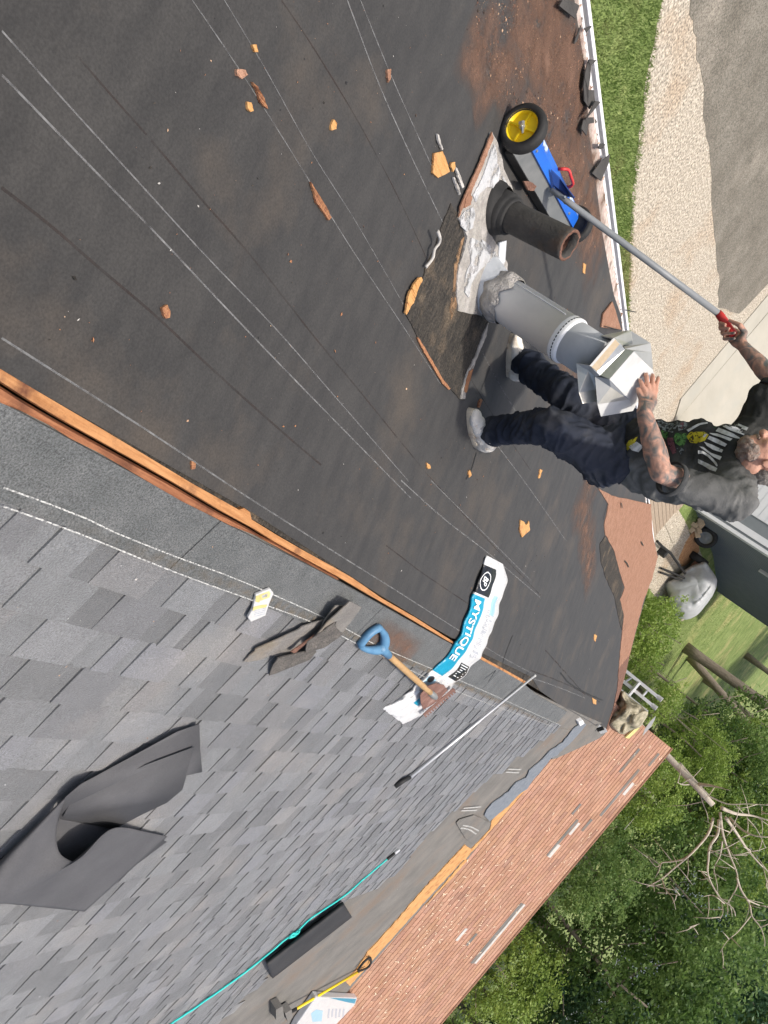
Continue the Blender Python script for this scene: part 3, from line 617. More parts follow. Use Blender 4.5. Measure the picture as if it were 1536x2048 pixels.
# cast iron soil pipe with rubber boot
b0 = felt(987, 416); T1 = atY(1139, 491, b0.y+.0)
axb = (T1-b0).normalized(); HB = (T1-b0).length
mb = MB(); mb.lathe(b0, NF, [(.118, .015), (.112, .035), (.104, .042), (.098, .055), (.092, .062)], 36); mb.build('rubber_boot', 'rubber', house, True)
mb = MB(); mb.lathe(b0, axb, [(.094, .03), (.094, .075), (.086, .09), (.082, .092), (.084, .105), (.076, .115), (.070, .115)], 36); mb.build('rubber_boot', 'rubber', house, True)
mb = MB(); n = 40; R_ = .068; u = axb.orthogonal().normalized(); q = axb.cross(u); rows = []
for i, (rr, h) in enumerate([(R_, -.05), (R_, .15), (R_, HB*.5), (R_, HB-.02), (R_, HB), (R_-.013, HB+.001), (R_-.014, HB-.04), (R_-.014, HB-.3), (.001, HB-.3)]):
    rows.append([b0 + axb*(h + (.006*noise.noise(V((math.cos(a)*3, math.sin(a)*3, 1))) if i in (4, 5) else 0)) + (u*math.cos(a) + q*math.sin(a))*(rr + (.0025*noise.noise(V((math.cos(a)*5, math.sin(a)*5, 2))) if i in (4, 5) else 0)) for a in [2*math.pi*(j % n)/n for j in range(n+1)]])
mb.grid(rows, mif=lambda i, j: 1 if i in (4, 6, 7) else 0); mb.build('iron_pipe', ['iron', 'rust'], house, True)
mb = MB(); mb.box(felt(1003, 505, .022), (.03, .04, .01), (-.02, .016, 0), NF*.005); mb.build('white_sealant', 'lead', house)

# ------------------------------------------------------------------ magnetic sweeper
c1 = felt(1047, 258, .10); c2 = felt(1158, 470, .10); e1 = (c2-c1).normalized(); c2 = c1 + e1*min(1.0, (c2-c1).length)
e2 = NF.cross(e1).normalized()
if e2.x > 0: e2 = -e2
sw = thing('magnetic_sweeper', 'blue rolling magnetic sweeper with yellow hubbed wheels and long grey handle', 'sweeper', c1 - NF*.10)
def loc3(a, b, c): return c1 - NF*.10 + e1*a + e2*b + NF*c
LB = (c2-c1).length
for sgn, cc in ((1, c1), (-1, c2)):
    ax = -e1*sgn
    wh = MB(); wh.lathe(cc, ax, [(.068, -.026), (.09, -.03), (.100, -.022), (.103, -.01), (.103, .01), (.100, .022), (.09, .030), (.072, .031), (.069, .026)], 44, closed=True)
    wheel = wh.build('wheel', 'rubber', sw, True)
    b = MB(); b.lathe(cc, ax, [(.071, .030), (.071, .024), (.066, .018), (.060, .006), (.02, .004), (.018, .018), (.0, .018)], 40)
    for k in range(4):
        a = k*math.pi/2 + .3; u = e2*math.cos(a) + NF*math.sin(a); b.box(cc + u*.04 + ax*.010, u*.024, ax.cross(u)*.0035, ax*.009)
    b.build('hub', 'yellow', wheel)
    b = MB(); b.lathe(cc, ax, [(0, -.012), (.072, -.012), (.072, -.02), (0, -.02)], 30); b.build('inner_disc', 'black', wheel)
    b = MB(); b.tube([cc + ax*.006, cc + ax*.026, cc + ax*.03 + e2*(-.0), cc + ax*.05], [.013, .013, .009, .008], 12); b.tube([cc + ax*.024 - e2*.03 + NF*.012, cc + ax*.03 + e2*.016], [.005, .010], 8); b.build('axle_nut', 'steel', wheel)
a0, a1 = .055, LB-.055
mb = MB(); mb.prism([loc3(a0, *p) for p in [(-.085, .022), (-.085, .06), (.03, .06), (.03, .022)]], e1*(a1-a0)); mb.build('magnet_bar', 'black', sw)
mb = MB(); mb.prism([loc3(a0, *p) for p in [(-.082, .062), (-.02, .108), (.03, .108), (.03, .062)]], e1*(a1-a0)); mb.build('front_plate', 'magplate', sw)
mb = MB(); mb.prism([loc3(a0-.02, *p) for p in [(-.028, .104), (-.03, .114), (.020, .126), (.064, .118), (.064, .06), (.058, .06), (.058, .112), (.02, .118)]], e1*(a1-a0+.04)); top = mb.build('top_flange', 'blue', sw)
mb = MB(); mb.add([loc3(a0-.0, .028, .1262), loc3(a0+.22, .028, .1262), loc3(a0+.22, .060, .1205), loc3(a0, .060, .1205)], [(0, 1, 2, 3)]); mb.build('worn_paint', 'scuff', top); mb = MB(); mb.add([loc3(a1-.2, .028, .1262), loc3(a1, .028, .1262), loc3(a1, .058, .121), loc3(a1-.2, .058, .121)], [(0, 1, 2, 3)])
mb.build('worn_paint', 'scuff', top)
for t in (.12, .5, .86):
    mb = MB(); mb.lathe(loc3(a0 + (a1-a0)*t, -.012, .1185), NF, [(0, .006), (.006, .005), (.008, 0)], 10); mb.build('bolt', 'steel', top)
HB0 = atY(1112, 384, c1.y + .60)
hb = loc3(a0+(a1-a0)*.52, .0, .135); GRP = atY(1438, 628, 3.60); GRE = atY(1466, 668, 3.62)
mb = MB(); P = [loc3(a0+.14, .0, .122), loc3(a0+.16, .03, .22), loc3(a1-.10, .05, .245), loc3(a1-.02, .05, .122), loc3(a0+.3, -.02, .122)]
mb.prism([felt(*q) for q in [(1102, 338, .132), (1120, 355, .155), (1150, 395, .235), (1140, 392, .19), (1119, 391, .134), (1108, 368, .132)]], -e2*.005); mb.build('handle_bracket', 'bluedk', sw)
hs = felt(1112, 386, .14); 
mb = MB(); mb.tube([hs - (GRP-hs).normalized()*.03, hs.lerp(GRP, .1), hs.lerp(GRP, .5), GRP], [.012, .0155, .0165, .0165], 16); hp = mb.build('handle_pole', 'greytube', sw, True)
mb = MB(); gd = (GRE-GRP).normalized(); mb.tube([GRP - gd*.01, GRP + gd*.01, GRP + gd*.06, GRP + gd*.11, GRE + gd*.005, GRE + gd*.012], [.018, .0205, .0205, .019, .021, .012], 16); mb.build('grip', 'redplast', hp, True)
mb = MB(); mb.tube([hs.lerp(GRP, .05) + e1*.03 - NF*.01, hs.lerp(GRP, .05) - e1*.03 + NF*.01], .006, 8); mb.lathe(hs.lerp(GRP, .05) + e1*.028, e1, [(0, .008), (.012, .006), (.012, -.002), (0, -.002)], 6); mb.build('bolt', 'steel', hp)
ra = [felt(x, y, l) for x, y, l in [(1112, 339, .10), (1124, 338, .14), (1137, 340, .16), (1142, 354, .17), (1146, 368, .16), (1139, 374, .14), (1132, 373, .10)]]
mb = MB(); mb.tube(resample(ra, 22), [.0075]*22, 10); mb.build('release_handle', 'redplast', sw, True)

# ------------------------------------------------------------------ plastic shingle wrapper bent over the ridge
RP = [(1001, 1112), (985, 1150), (969, 1200), (952, 1245), (930, 1290), (900, 1335), (860, 1372), (828, 1408), (792, 1436)]
lf = [(972, 1110), (957, 1150), (944, 1190), (930, 1235), (912, 1280), (884, 1318), (846, 1352), (808, 1388), (766, 1418)]
rt = [(1006, 1128), (1014, 1160), (1003, 1200), (988, 1250), (968, 1300), (941, 1340), (897, 1382), (856, 1420), (812, 1452)]
def roofpt(x, y, l):
    a = felt(x, y, l); b = grey(x, y, l); return a if a.x < XR-.02 else b
NS, NW_ = 90, 22
L_ = resample(lf, NS); R__ = resample(rt, NS)
def wrapmap(s, t, lift=0.0):
    i = max(0, min(NS-1.001, s*(NS-1))); k = int(i); q = i-k
    a = L_[k].lerp(L_[k+1], q); b = R__[k].lerp(R__[k+1], q); dd = (b-a)*.05; a = a + dd*noise.noise(V((s*15, 1, 2))); b = b + dd*1.6*noise.noise(V((s*17, 5, 2)))
    h = .045*max(0, math.sin(math.pi*min(1, max(0, t))))**.45*min(1, .35+6*s)*min(1, .25+4.5*(1-s))
    p = a.lerp(b, t); e = 1 if .04 < t < .96 else .4; e *= .35 if (.08 < s < .68 and t < .5) else 1
    wv = .009*noise.noise(V((s*24+t*5, t*3.5, 1.3)))*e + .006*noise.noise(V((s*7, t*11, 4)))*e - .010*abs(noise.noise(V((s*13-t*4, t*2.5, 9))))*e*(1.5 if .5 < s < .75 else .7) + (.010*abs(noise.noise(V((s*6, t*9, 7)))) if s > .78 else 0)
    return roofpt(p.x, p.y, .004 + h + wv + lift)
rag = random.Random(9)
rows = []
for i in range(NS):
    s = i/(NS-1); rows.append([wrapmap(s, j/(NW_-1)) for j in range(NW_)])
rows[-1] = [p + (rows[-1][j]-rows[-2][j])*1.4*noise.noise(V((j*.7, 3, 0))) for j, p in enumerate(rows[-1])]
def wm(i, j):
    s = i/(NS-1); t = j/(NW_-2)
    if s < .05: return 0
    if s < .20 and t < .56: return 2
    if .205 < s < .665 and t < .47: return 1
    if .17 < s < .27 and .72 < t < .88: return 3
    if .56 < s < .66 and .62 < t < .97: return 2
    if .70 < s < .745 and .10 < t < .42: return 3
    if .83 < s < .875 and .45 < t < .66: return 1
    return 0
wr = MB(); wr.grid(rows, mif=wm)
wrap = wr.build('shingle_wrapper', ['film', 'filmteal', 'filmblack', 'filmblue'], None, True); rebase(wrap); tag(wrap, 'long teal and white plastic shingle wrapper bent over the ridge', 'wrapper')
def text_polys(txt, shear=0.0):
    c = bpy.data.curves.new('lettering', 'FONT'); c.body = txt; c.shear = shear; c.offset = .018; c.resolution_u = 3
    o = bpy.data.objects.new('lettering', c); COL.objects.link(o); dg = bpy.context.evaluated_depsgraph_get(); me = bpy.data.meshes.new_from_object(o.evaluated_get(dg))
    vs = [v.co.copy() for v in me.vertices]; fs = [tuple(p.vertices) for p in me.polygons]
    bpy.data.objects.remove(o); bpy.data.curves.remove(c); bpy.data.meshes.remove(me)
    x0 = min(v.x for v in vs); x1 = max(v.x for v in vs); y0 = min(v.y for v in vs); y1 = max(v.y for v in vs)
    return [((v.x-x0)/(x1-x0), (v.y-y0)/(y1-y0)) for v in vs], fs
mb = MB()
def wtext(txt, s0, s1, t0, t1, mi=0, shear=0):    # reading direction along +s, letter tops towards t1
    vs, fs = text_polys(txt, shear); mb.add([wrapmap(s0 + (s1-s0)*x, t0 + (t1-t0)*y, .0035) for x, y in vs], fs, mi)
wtext('MYSTIQUE', .235, .575, .13, .385)
mb.build('printed_lettering', 'ink', wrap); mb = MB()
wtext('BP', .105, .155, .20, .37, shear=.3)
mb.build('emblem_lettering', 'ink', wrap); mb = MB()
for k in range(40):
    a, b = 2*math.pi*k/40, 2*math.pi*(k+1)/40; o = lambda a, r: wrapmap(.13 + .050*math.cos(a)*r, .285 + .17*math.sin(a)*r, .0022)
    mb.add([o(a, 1), o(b, 1), o(b, .88), o(a, .88)], [(0, 1, 2, 3)])
mb.build('emblem_ring', 'ink', wrap); mb = MB()
r = random.Random(4)
for k in range(6): s = .568+.014*k; mb.add([wrapmap(s, .66 + .02*(k % 3), .002), wrapmap(s, .92-.04*(k % 2), .002), wrapmap(s+.005, .92-.04*(k % 2), .002), wrapmap(s+.005, .66+.02*(k % 3), .002)], [(0, 1, 2, 3)])
for k in range(30):
    s = .26 + .012*k*.72; t = .62 + r.uniform(0, .1); l = r.uniform(.05, .2); wd_ = r.uniform(.003, .009)
    mb.add([wrapmap(s, t, .002), wrapmap(s, t+l, .002), wrapmap(s+wd_, t+l, .002), wrapmap(s+wd_, t, .002)], [(0, 1, 2, 3)], 1)
mb2 = MB()
for k in range(16):
    s = .685 + .006*k; t = .55 + r.uniform(0, .05); l = r.uniform(.05, .25)
    mb2.add([wrapmap(s, t, .002), wrapmap(s, t+l, .002), wrapmap(s+.003, t+l, .002), wrapmap(s+.003, t, .002)], [(0, 1, 2, 3)])
mb2.build('smudged_print', 'inkgrey', wrap)
for k in range(12): 
    a, b = 2*math.pi*k/12, 2*math.pi*(k+1)/12; mb.add([wrapmap(.72, .27, .003), wrapmap(.72+.02*math.cos(a), .27+.09*math.sin(a), .003), wrapmap(.72+.02*math.cos(b), .27+.09*math.sin(b), .003)], [(0, 1, 2)], 2)
for k_, nm_ in ((0, 'printed_panel_text'), (1, 'smudged_print'), (2, 'printed_mark')):
    b = MB(); b.v = mb.v; b.f = [f for f, q in zip(mb.f, mb.m) if q == k_]; b.m = [0]*len(b.f); b.c = [(1, 1, 1)]*len(b.f)
    used = sorted({i for f in b.f for i in f}); ren = {u: i for i, u in enumerate(used)}; b.v = [mb.v[u] for u in used]; b.f = [[ren[i] for i in f] for f in b.f]
    b.build(nm_, ['ink', 'inkgrey', 'filmblack'][k_], wrap)

# ------------------------------------------------------------------ tear-off shovel lying on the wrapper
sh = thing('tear_off_shovel', 'short wooden shovel with blue plastic grip and rusty toothed blade lying on the wrapper', 'shovel', grey(800, 1340))
A = grey(772, 1306, .045); Bq = grey(868, 1392, .085)
mb = MB(); mb.tube([A, A.lerp(Bq, .3), A.lerp(Bq, .7), Bq], [.0165, .0185, .0185, .017], 16); mb.build('shaft', 'ash', sh, True)
mb = MB(); mb.tube([A.lerp(Bq, .9), Bq, Bq + (Bq-A).normalized()*.05], [.021, .0215, .015], 14); mb.build('socket', 'magplate', sh, True)
zs = zoomf(470, 1150, .2148)
D = [grey(*zs(q), l) for q, l in [((1165, 650), .035), ((1210, 590), .035), ((1270, 530), .035), ((1345, 488), .035)]]
mb = MB(); mb.tube(resample(D, 10), [.021]*10, 14); 
D2 = [grey(*zs(q), l) for q, l in [((1348, 490), .035), ((1390, 560), .037), ((1395, 620), .04), ((1375, 680), .043), ((1330, 695), .043), ((1260, 698), .04), ((1190, 680), .036), ((1168, 652), .035)]]
mb.tube(resample(D2, 20), [.014, .014, .015, .017, .020, .022, .024, .026, .027, .027, .027, .026, .024, .022, .019, .017, .015, .014, .014, .014], 12)
mb.tube([grey(*zs((1345, 670)), .044), grey(*zs((1385, 700)), .045), A + (Bq-A)*.05], [.026, .024, .0195], 14)
mb.build('grip', 'bluegrip', sh, True)
zb = zoomf(740, 1060, .1953)
def bl(q, l): return grey(*zb(q), l)
mb = MB(); mb.prism([bl(q, l) for q, l in [((515, 1690), .085), ((590, 1600), .088), ((680, 1570), .088), ((760, 1590), .085), ((795, 1640), .08), ((720, 1730), .072), ((640, 1790), .072), ((545, 1840), .075), ((520, 1770), .08)]], -NG*.005); mb.build('blade', 'rustblade', sh, bevel=.001)
teeth = []; n = 13
for i in range(n+1):
    p = V((575, 1925, 0)).lerp(V((890, 1660, 0)), i/n); q = V((585, 1915, 0)).lerp(V((872, 1650, 0)), i/n)
    teeth += [(p.x, p.y), (p.x+14, p.y-2)] if i < n else [(p.x, p.y)]
T_ = []
for i in range(n):
    p = V((572, 1922, 0)).lerp(V((892, 1655, 0)), i/n); q = V((572, 1922, 0)).lerp(V((892, 1655, 0)), (i+.55)/n); nn = V((-14, -16, 0))
    T_ += [p, q, q+nn, V((572, 1922, 0)).lerp(V((892, 1655, 0)), (i+1)/n)+nn]
mb = MB(); mb.prism([bl((543, 1888), .066)] + [bl((p.x, p.y), .060) for p in T_] + [bl((862, 1625), .068), bl((850, 1622), .07)], -NG*.004); mb.build('toothed_edge', 'rustblade', sh)

# ------------------------------------------------------------------ aluminium pole, rope, tubes, scraper
pl = thing('aluminium_pole', 'thin bright aluminium pole with dark end lying across grey shingles', 'pole', grey(940, 1455))
A, Bq = grey(1066, 1354, .03), grey(820, 1555, .03)
mb = MB(); mb.tube([A, A.lerp(Bq, .45), A.lerp(Bq, .46), Bq], [.010, .010, .0125, .0125], 12); mb.build('tube', 'alu', pl, True)
mb = MB(); mb.tube([Bq, grey(808, 1560, .03), grey(790, 1572, .02)], [.015, .02, .022], 10); mb.build('brush_end', 'black', pl, True)
mb = MB(); mb.lathe(A, A-Bq, [(.004, -.0), (.011, .0), (.013, .03), (.005, .035)], 12); mb.build('tip', 'capwhite', pl, True)
zr = zoomf(0, 1350, .5208)
P = [(620, 1370), (660, 1338), (760, 1270), (900, 1172), (1010, 1088), (1090, 1020), (1120, 1000), (1140, 985), (1200, 930), (1320, 850), (1400, 780), (1490, 705)]
mb = MB(); pp = resample([zr(q) for q in P], 60); mb.tube([grey(p.x, p.y, .022) + NG*.004*noise.noise(V((i*.4, 0, 0))) for i, p in enumerate(pp)], .0085, 8)
for k in ([(1108, 1008), (1125, 992), (1145, 995), (1140, 1005), (1118, 1003)], [(1112, 1010), (1128, 1003), (1146, 990), (1150, 982)]):
    mb.tube([grey(*zr(q), .034) for q in k], .009, 8)
rp = rebase(mb.build('turquoise_rope', 'rope', None, True)); tag(rp, 'thin turquoise rope knotted in the middle running down the grey shingles', 'rope')
rc = thing('rope_grab', 'small black and silver clip at the far end of the turquoise rope', 'clip', grey(785, 1712))
mb = MB(); mb.tube([grey(*zr((1488, 707)), .025), grey(*zr((1515, 685)), .025)], .014, 8); mb.build('body', 'black', rc)
mb = MB(); mb.tube([grey(*zr((1515, 685)), .025), grey(*zr((1532, 672)), .025)], .016, 8); mb.build('buckle', 'alu', rc)
# half-curled black sheet
mb = MB(); rows = []
for i in range(24):
    t = i/23; a = V((531, 1922, 0)).lerp(V((685, 1803, 0)), t); b = V((545, 1957, 0)).lerp(V((704, 1834, 0)), t); row = []
    for j in range(14):
        u = j/13; p = a.lerp(b, u); h = .016 + .085*math.sqrt(max(0, 1-(2*u-1)**2)) + .003*noise.noise(V((t*8, u*2, 5)))
        row.append(grey(p.x, p.y, h))
    rows.append(row)
mb.grid(rows); o = rebase(mb.build('curled_felt_offcut', 'feltdark', None, True, .004)); tag(o, 'narrow half-rolled black felt offcut below the turquoise rope', 'felt offcut')
# yellow scraper
sc = thing('roof_scraper', 'yellow handled roof scraper with black grip and steel head by the plywood edge', 'scraper', grey(650, 1975))
A, Bq = grey(716, 1944, .05), grey(592, 2018, .09)
mb = MB(); mb.tube([A, Bq], .017, 12); mb.build('shaft', 'yellow', sc, True)
mb = MB(); mb.tube([Bq, grey(575, 2028, .09), grey(562, 2035, .07)], [.021, .02, .016], 10); mb.build('socket', 'black', sc, True)
D = [grey(*zr(q), .05) for q in [(1375, 1132), (1395, 1105), (1420, 1085), (1424, 1108), (1410, 1125), (1375, 1138)]]
mb = MB(); mb.tube(resample(D, 18), [.017]*18, 10); mb.tube([A, grey(*zr((1380, 1135)), .05)], [.02, .022], 10); mb.build('grip', 'black', sc, True)
mb = MB(); mb.prism([grey(*zr(q), .12) for q in [(1060, 1285), (1085, 1272), (1095, 1330), (1075, 1338), (1060, 1325)]], -NG*.11); mb.prism([grey(*zr(q), .12) for q in [(1095, 1300), (1120, 1285), (1125, 1315), (1105, 1332)]], -NG*.1); mb.build('head', 'weathered', sc)
# full shingle package at the bottom
bg_ = thing('shingle_package', 'white and blue printed package of shingles beside the yellow scraper', 'package', grey(660, 2030))
fr_ = [(1143, 1338), (1215, 1237), (1372, 1240), (1340, 1345), (1300, 1400), (1110, 1400)]
mb = MB(); P = [grey(*zr(q), .10) for q in fr_]; mb.prism(P, -NG*.09); mb.build('wrapped_shingles', 'film', bg_, bevel=.012)
def onbag(m, pts, nm): 
    b = MB(); b.prism([grey(*zr(q), .1035) for q in pts], -NG*.002); b.build(nm, m, bg_)
onbag('filmteal', [(1265, 1240), (1368, 1244), (1362, 1262), (1330, 1256)], 'printed_band'); onbag('filmblue', [(1195, 1300), (1215, 1285), (1240, 1290), (1235, 1330), (1200, 1332)], 'printed_label')
for k in range(5): onbag('inkgrey', [(1262+14*k, 1282), (1268+14*k, 1282), (1264+14*k, 1318-4*(k % 2)), (1258+14*k, 1318-4*(k % 2))], 'printed_mark')
# white carton with gold print
zx = zoomf(470, 1150, .2148)
bx = thing('flattened_carton', 'small white carton with gold print beside the chalk lines', 'carton', grey(523, 1210))
mb = MB(); mb.prism([grey(*zx(q), .030) for q in [(195, 185), (330, 128), (362, 170), (320, 270), (285, 380), (150, 438), (122, 400), (165, 320), (180, 260)]], -NG*.012); mb.build('box', 'capwhite', bx, bevel=.003)
def oncar(m, pts):
    b = MB(); b.prism([grey(*zx(q), .0315) for q in pts], -NG*.002); b.build('printed_panel', m, bx)
oncar('inkgold', [(195, 200), (228, 188), (235, 240), (225, 256), (192, 250)]); oncar('inkgold', [(228, 186), (318, 152), (330, 170), (322, 208), (240, 240)]); oncar('inkgold', [(172, 300), (250, 280), (300, 278), (290, 300), (205, 318), (165, 335)])
for k in range(4): oncar('inkgrey', [(180+8*(k % 2), 335+16*k), (290-k*4, 305+18*k), (290-k*4, 310+18*k), (180+8*(k % 2), 340+16*k)])
oncar('capwhite', [(250, 190), (305, 170), (300, 200), (255, 218)])
# loose torn shingles
def scrap(label, pts, lifts, m, up=grey, name='torn_shingle', group='torn shingle pieces on the grey slope', th=.005, nrm=NG):
    pl_ = []
    for i, (q, l) in enumerate(zip(pts, lifts)):
        q2, l2 = pts[(i+1) % len(pts)], lifts[(i+1) % len(pts)]
        for j in range(3): pl_.append((q[0]+(q2[0]-q[0])*j/3, q[1]+(q2[1]-q[1])*j/3, l+(l2-l)*j/3))
    P = [up(x + .9*noise.noise(V((x*.3, y*.3, 1))), y + .9*noise.noise(V((x*.3, y*.3, 7))), l + .004*noise.noise(V((x*.1, y*.1, 3)))) for x, y, l in pl_]
    c = sum(P, V((0, 0, 0)))/len(P); b = MB(); n = len(P); low = [p - nrm*th for p in P]
    tr = tessellate_polygon([P]); b.add(P + low, [tuple(t) for t in tr] + [tuple(i+n for i in reversed(t)) for t in tr] + [(i, (i+1) % n, (i+1) % n+n, i+n) for i in range(n)])
    o = rebase(b.build(name, m)); return tag(o, label, 'shingle scrap', group)
def zl(q): return zx(q)
scrap('long flat torn shingle piece with ragged upper edge', [zl(q) for q in [(82, 808), (135, 750), (180, 715), (190, 690), (270, 655), (455, 572), (590, 510), (625, 480), (820, 420), (830, 440), (770, 520), (700, 570), (640, 630), (530, 715), (400, 760), (330, 745), (250, 790), (150, 805)]], [.02, .024, .03, .03, .034, .036, .036, .034, .04, .034, .022, .022, .022, .022, .022, .022, .022, .022], 'scrapback')
scrap('upright folded grey shingle strip at the back of the torn heap', [zl(q) for q in [(1068, 248), (1180, 300), (1100, 410), (1000, 540), (930, 480), (945, 430), (790, 545), (760, 560), (860, 440), (960, 350)]], [.085, .075, .05, .045, .05, .065, .065, .065, .075, .085], 'scrapback')
scrap('thin buff shingle strip leaning under the folded piece', [zl(q) for q in [(935, 288), (1012, 286), (960, 350), (850, 465), (780, 545), (830, 430)]], [.06, .06, .055, .05, .045, .05], 'scrapback')
scrap('dark granule faced shingle piece in the middle of the heap', [zl(q) for q in [(930, 440), (960, 520), (1010, 550), (930, 610), (830, 680), (750, 700), (660, 720), (670, 625), (760, 565), (850, 500)]], [.075, .06, .05, .05, .05, .045, .045, .06, .07, .075], 'scrapface')
scrap('pointed dark shingle piece lowest in the heap', [zl(q) for q in [(320, 938), (345, 860), (400, 775), (470, 755), (545, 740), (650, 715), (750, 700), (760, 715), (700, 790), (600, 830), (500, 870), (400, 910)]], [.022, .035, .05, .05, .05, .045, .045, .03, .024, .022, .022, .022], 'scrapface')
scrap('narrow brown shingle sliver crossing the heap', [zl(q) for q in [(520, 715), (600, 660), (690, 600), (740, 560), (660, 640), (560, 730)]], [.05, .055, .06, .06, .055, .05], 'rust')
# large curled sheet of felt, bottom left
z6 = zr
c0 = [((330, 404), .03), ((285, 436), .04), ((248, 482), .05), ((226, 545), .055), ((216, 604), .06), ((219, 655), .075), ((236, 692), .10), ((282, 716), .14), ((312, 702), .155), ((345, 668), .15), ((390, 618), .12), ((432, 590), .085), ((480, 586), .06), ((540, 598), .04), ((642, 620), .026)]
c1 = [((-150, 862), .03), ((-172, 880), .04), ((-182, 900), .06), ((-175, 918), .09), ((-150, 928), .12), ((-110, 922), .14), ((-60, 900), .13), ((0, 878), .09), ((70, 882), .06), ((140, 889), .04), ((200, 895), .03), ((250, 900), .024), ((325, 908), .022)]
def sheetrow(c): 
    xs_ = resample([(q[0], q[1], l*1000) for q, l in c], 46); return [(p.x, p.y, p.z/1000) for p in xs_]
ra_, rb_ = sheetrow(c0), sheetrow(c1); mb = MB(); rows = []
for i in range(30):
    t = i/29; row = []
    for (x0, y0, l0), (x1, y1, l1) in zip(ra_, rb_):
        q = zr((x0+(x1-x0)*t, y0+(y1-y0)*t)); row.append(grey(*q, max(.018, l0+(l1-l0)*t) + .003*noise.noise(V((t*4, x0*.01, y0*.01)))))
    rows.append(row)
mb.grid(rows)
un = [grey(*zr(q), .019) for q in [(225, 560), (228, 545), (300, 520), (440, 575), (560, 612), (640, 640), (500, 745), (330, 880), (150, 872), (-20, 850), (-180, 800), (60, 680)]]; mb.add(un, [tuple(t) for t in tessellate_polygon([un])])
fl = [(232, 553), (222, 545), (250, 470), (312, 418), (400, 370), (480, 328), (600, 262), (680, 218), (765, 188), (768, 280), (776, 372), (716, 385), (700, 440), (640, 490), (545, 535), (440, 590), (350, 575)]
fx = [grey(*zr(q), .024 + (.03 if q[0] < 330 and q[1] < 520 else 0) + (.012 if 400 < q[0] < 700 and q[1] < 350 else 0)) for q in fl]
mb.add(fx, [tuple(t) for t in tessellate_polygon([fx])])
fl2 = [(240, 545), (265, 500), (340, 450), (430, 405), (560, 345), (745, 276), (700, 430), (640, 480), (540, 535), (440, 588)]
fx = [grey(*zr(q), .036) for q in fl2]; mb.add(fx, [tuple(t) for t in tessellate_polygon([fx])])
o = rebase(mb.build('felt_sheet', 'felt_roll', None, True, .003)); tag(o, 'large loose black felt sheet curled over on itself on the near shingles', 'felt sheet')
for pf in o.data.polygons: pf.use_smooth = True

# ------------------------------------------------------------------ wood chips and scraps on the felt
def chip(label, pts, m='chip', lift=.012, f=felt, nrm=NF, th=.008, group='wood scraps on the black felt', name='wood_scrap', cat='wood scrap'):
    b = MB(); P = [f(*q, lift + .006*noise.noise(V((q[0]*.3, q[1]*.3, 0)))) for q in ragged(pts, .7, 3)]; low = [p - nrm*th for p in P]; n = len(P)
    tr = tessellate_polygon([P]); b.add(P + low, [tuple(t) for t in tr] + [tuple(i+n for i in reversed(t)) for t in tr] + [(i, (i+1) % n, (i+1) % n+n, i+n) for i in range(n)])
    o = rebase(b.build(name, m)); return tag(o, label, cat, group)
zz = lambda L: [zf(q) for q in L]
chip('largest square orange plywood scrap above the dark roofing patch', zz([(235, 192), (290, 180), (318, 240), (340, 318), (260, 362), (225, 325)]), 'plywood', .014)
chip('orange chip beside the grey metal strips near the square scrap', zz([(352, 258), (375, 252), (380, 285), (365, 320), (352, 290)]), 'plywood', .016)
chip('long ragged orange scrap on the upper edge of the dark patch', zz([(130, 1045), (150, 1040), (155, 1060), (120, 1130), (105, 1190), (45, 1295), (38, 1280), (60, 1160), (100, 1080)]), 'plywood', .022)
chip('long splintered brown wood sliver on the open felt', [zA(q) for q in [(1062, 620), (1072, 640), (1090, 665), (1110, 700), (1132, 740), (1122, 752), (1100, 715), (1080, 690), (1070, 650)]], 'chip', .014)
chip('reddish shingle chip left of the bent brown splinter', [zA(q) for q in [(810, 235), (838, 238), (847, 255), (825, 270), (808, 255)]], 'brownshingle', .012)
chip('bent dark brown splinter on the upper felt', [zA(q) for q in [(862, 280), (880, 295), (900, 330), (916, 372), (905, 365), (888, 345), (880, 315)]], 'chip', .014)
chip('small orange chip under the bent splinter', [zA(q) for q in [(845, 348), (858, 350), (866, 378), (855, 382), (846, 368)]], 'plywood', .012)
chip('small orange chip near the upper end of the splintered slivers', [zA(q) for q in [(862, 152), (876, 152), (882, 178), (872, 178)]], 'plywood', .012)
chip('diamond shaped orange chip in the middle of the upper felt', [zA(q) for q in [(1130, 425), (1140, 408), (1151, 420), (1148, 440), (1133, 445)]], 'plywood', .012)
chip('narrow red brown chip with black nail high on the felt', [zA(q) for q in [(1322, 238), (1336, 235), (1334, 270), (1326, 282)]], 'brownold', .012)
chip('round red brown chip below the long lap seam', [zA(q) for q in [(555, 1050), (572, 1040), (582, 1062), (580, 1085), (566, 1088), (558, 1070)]], 'chip', .012)
chip('forked orange scrap on the felt left of the brown shingle strip', [(1041, 1040), (1048, 1044), (1052, 1052), (1058, 1042), (1060, 1060), (1052, 1068), (1044, 1075), (1040, 1062)], 'plywood', .014)
chip('slim orange chip lying alone below the man', [(1080, 938), (1085, 940), (1080, 956), (1077, 957)], 'plywood', .01)
chip('orange chip near the far gable rake', [(1188, 1268), (1194, 1272), (1191, 1284), (1188, 1280)], 'plywood', .01)
chip('flat orange scrap by the folded felt at the ridge end', [(1185, 1396), (1193, 1400), (1192, 1409), (1187, 1407)], 'plywood', .012)
chip('small orange chip between the two shoes', [(958, 806), (962, 798), (965, 801), (960, 815), (957, 815)], 'chip', .012)
chip('tiny orange chip right of the near shoe', [(854, 926), (860, 929), (862, 936), (856, 938)], 'plywood', .010)
chip('orange chip beside the black iron pipe shadow', [(1167, 526), (1172, 530), (1170, 548), (1166, 545)], 'plywood', .010)
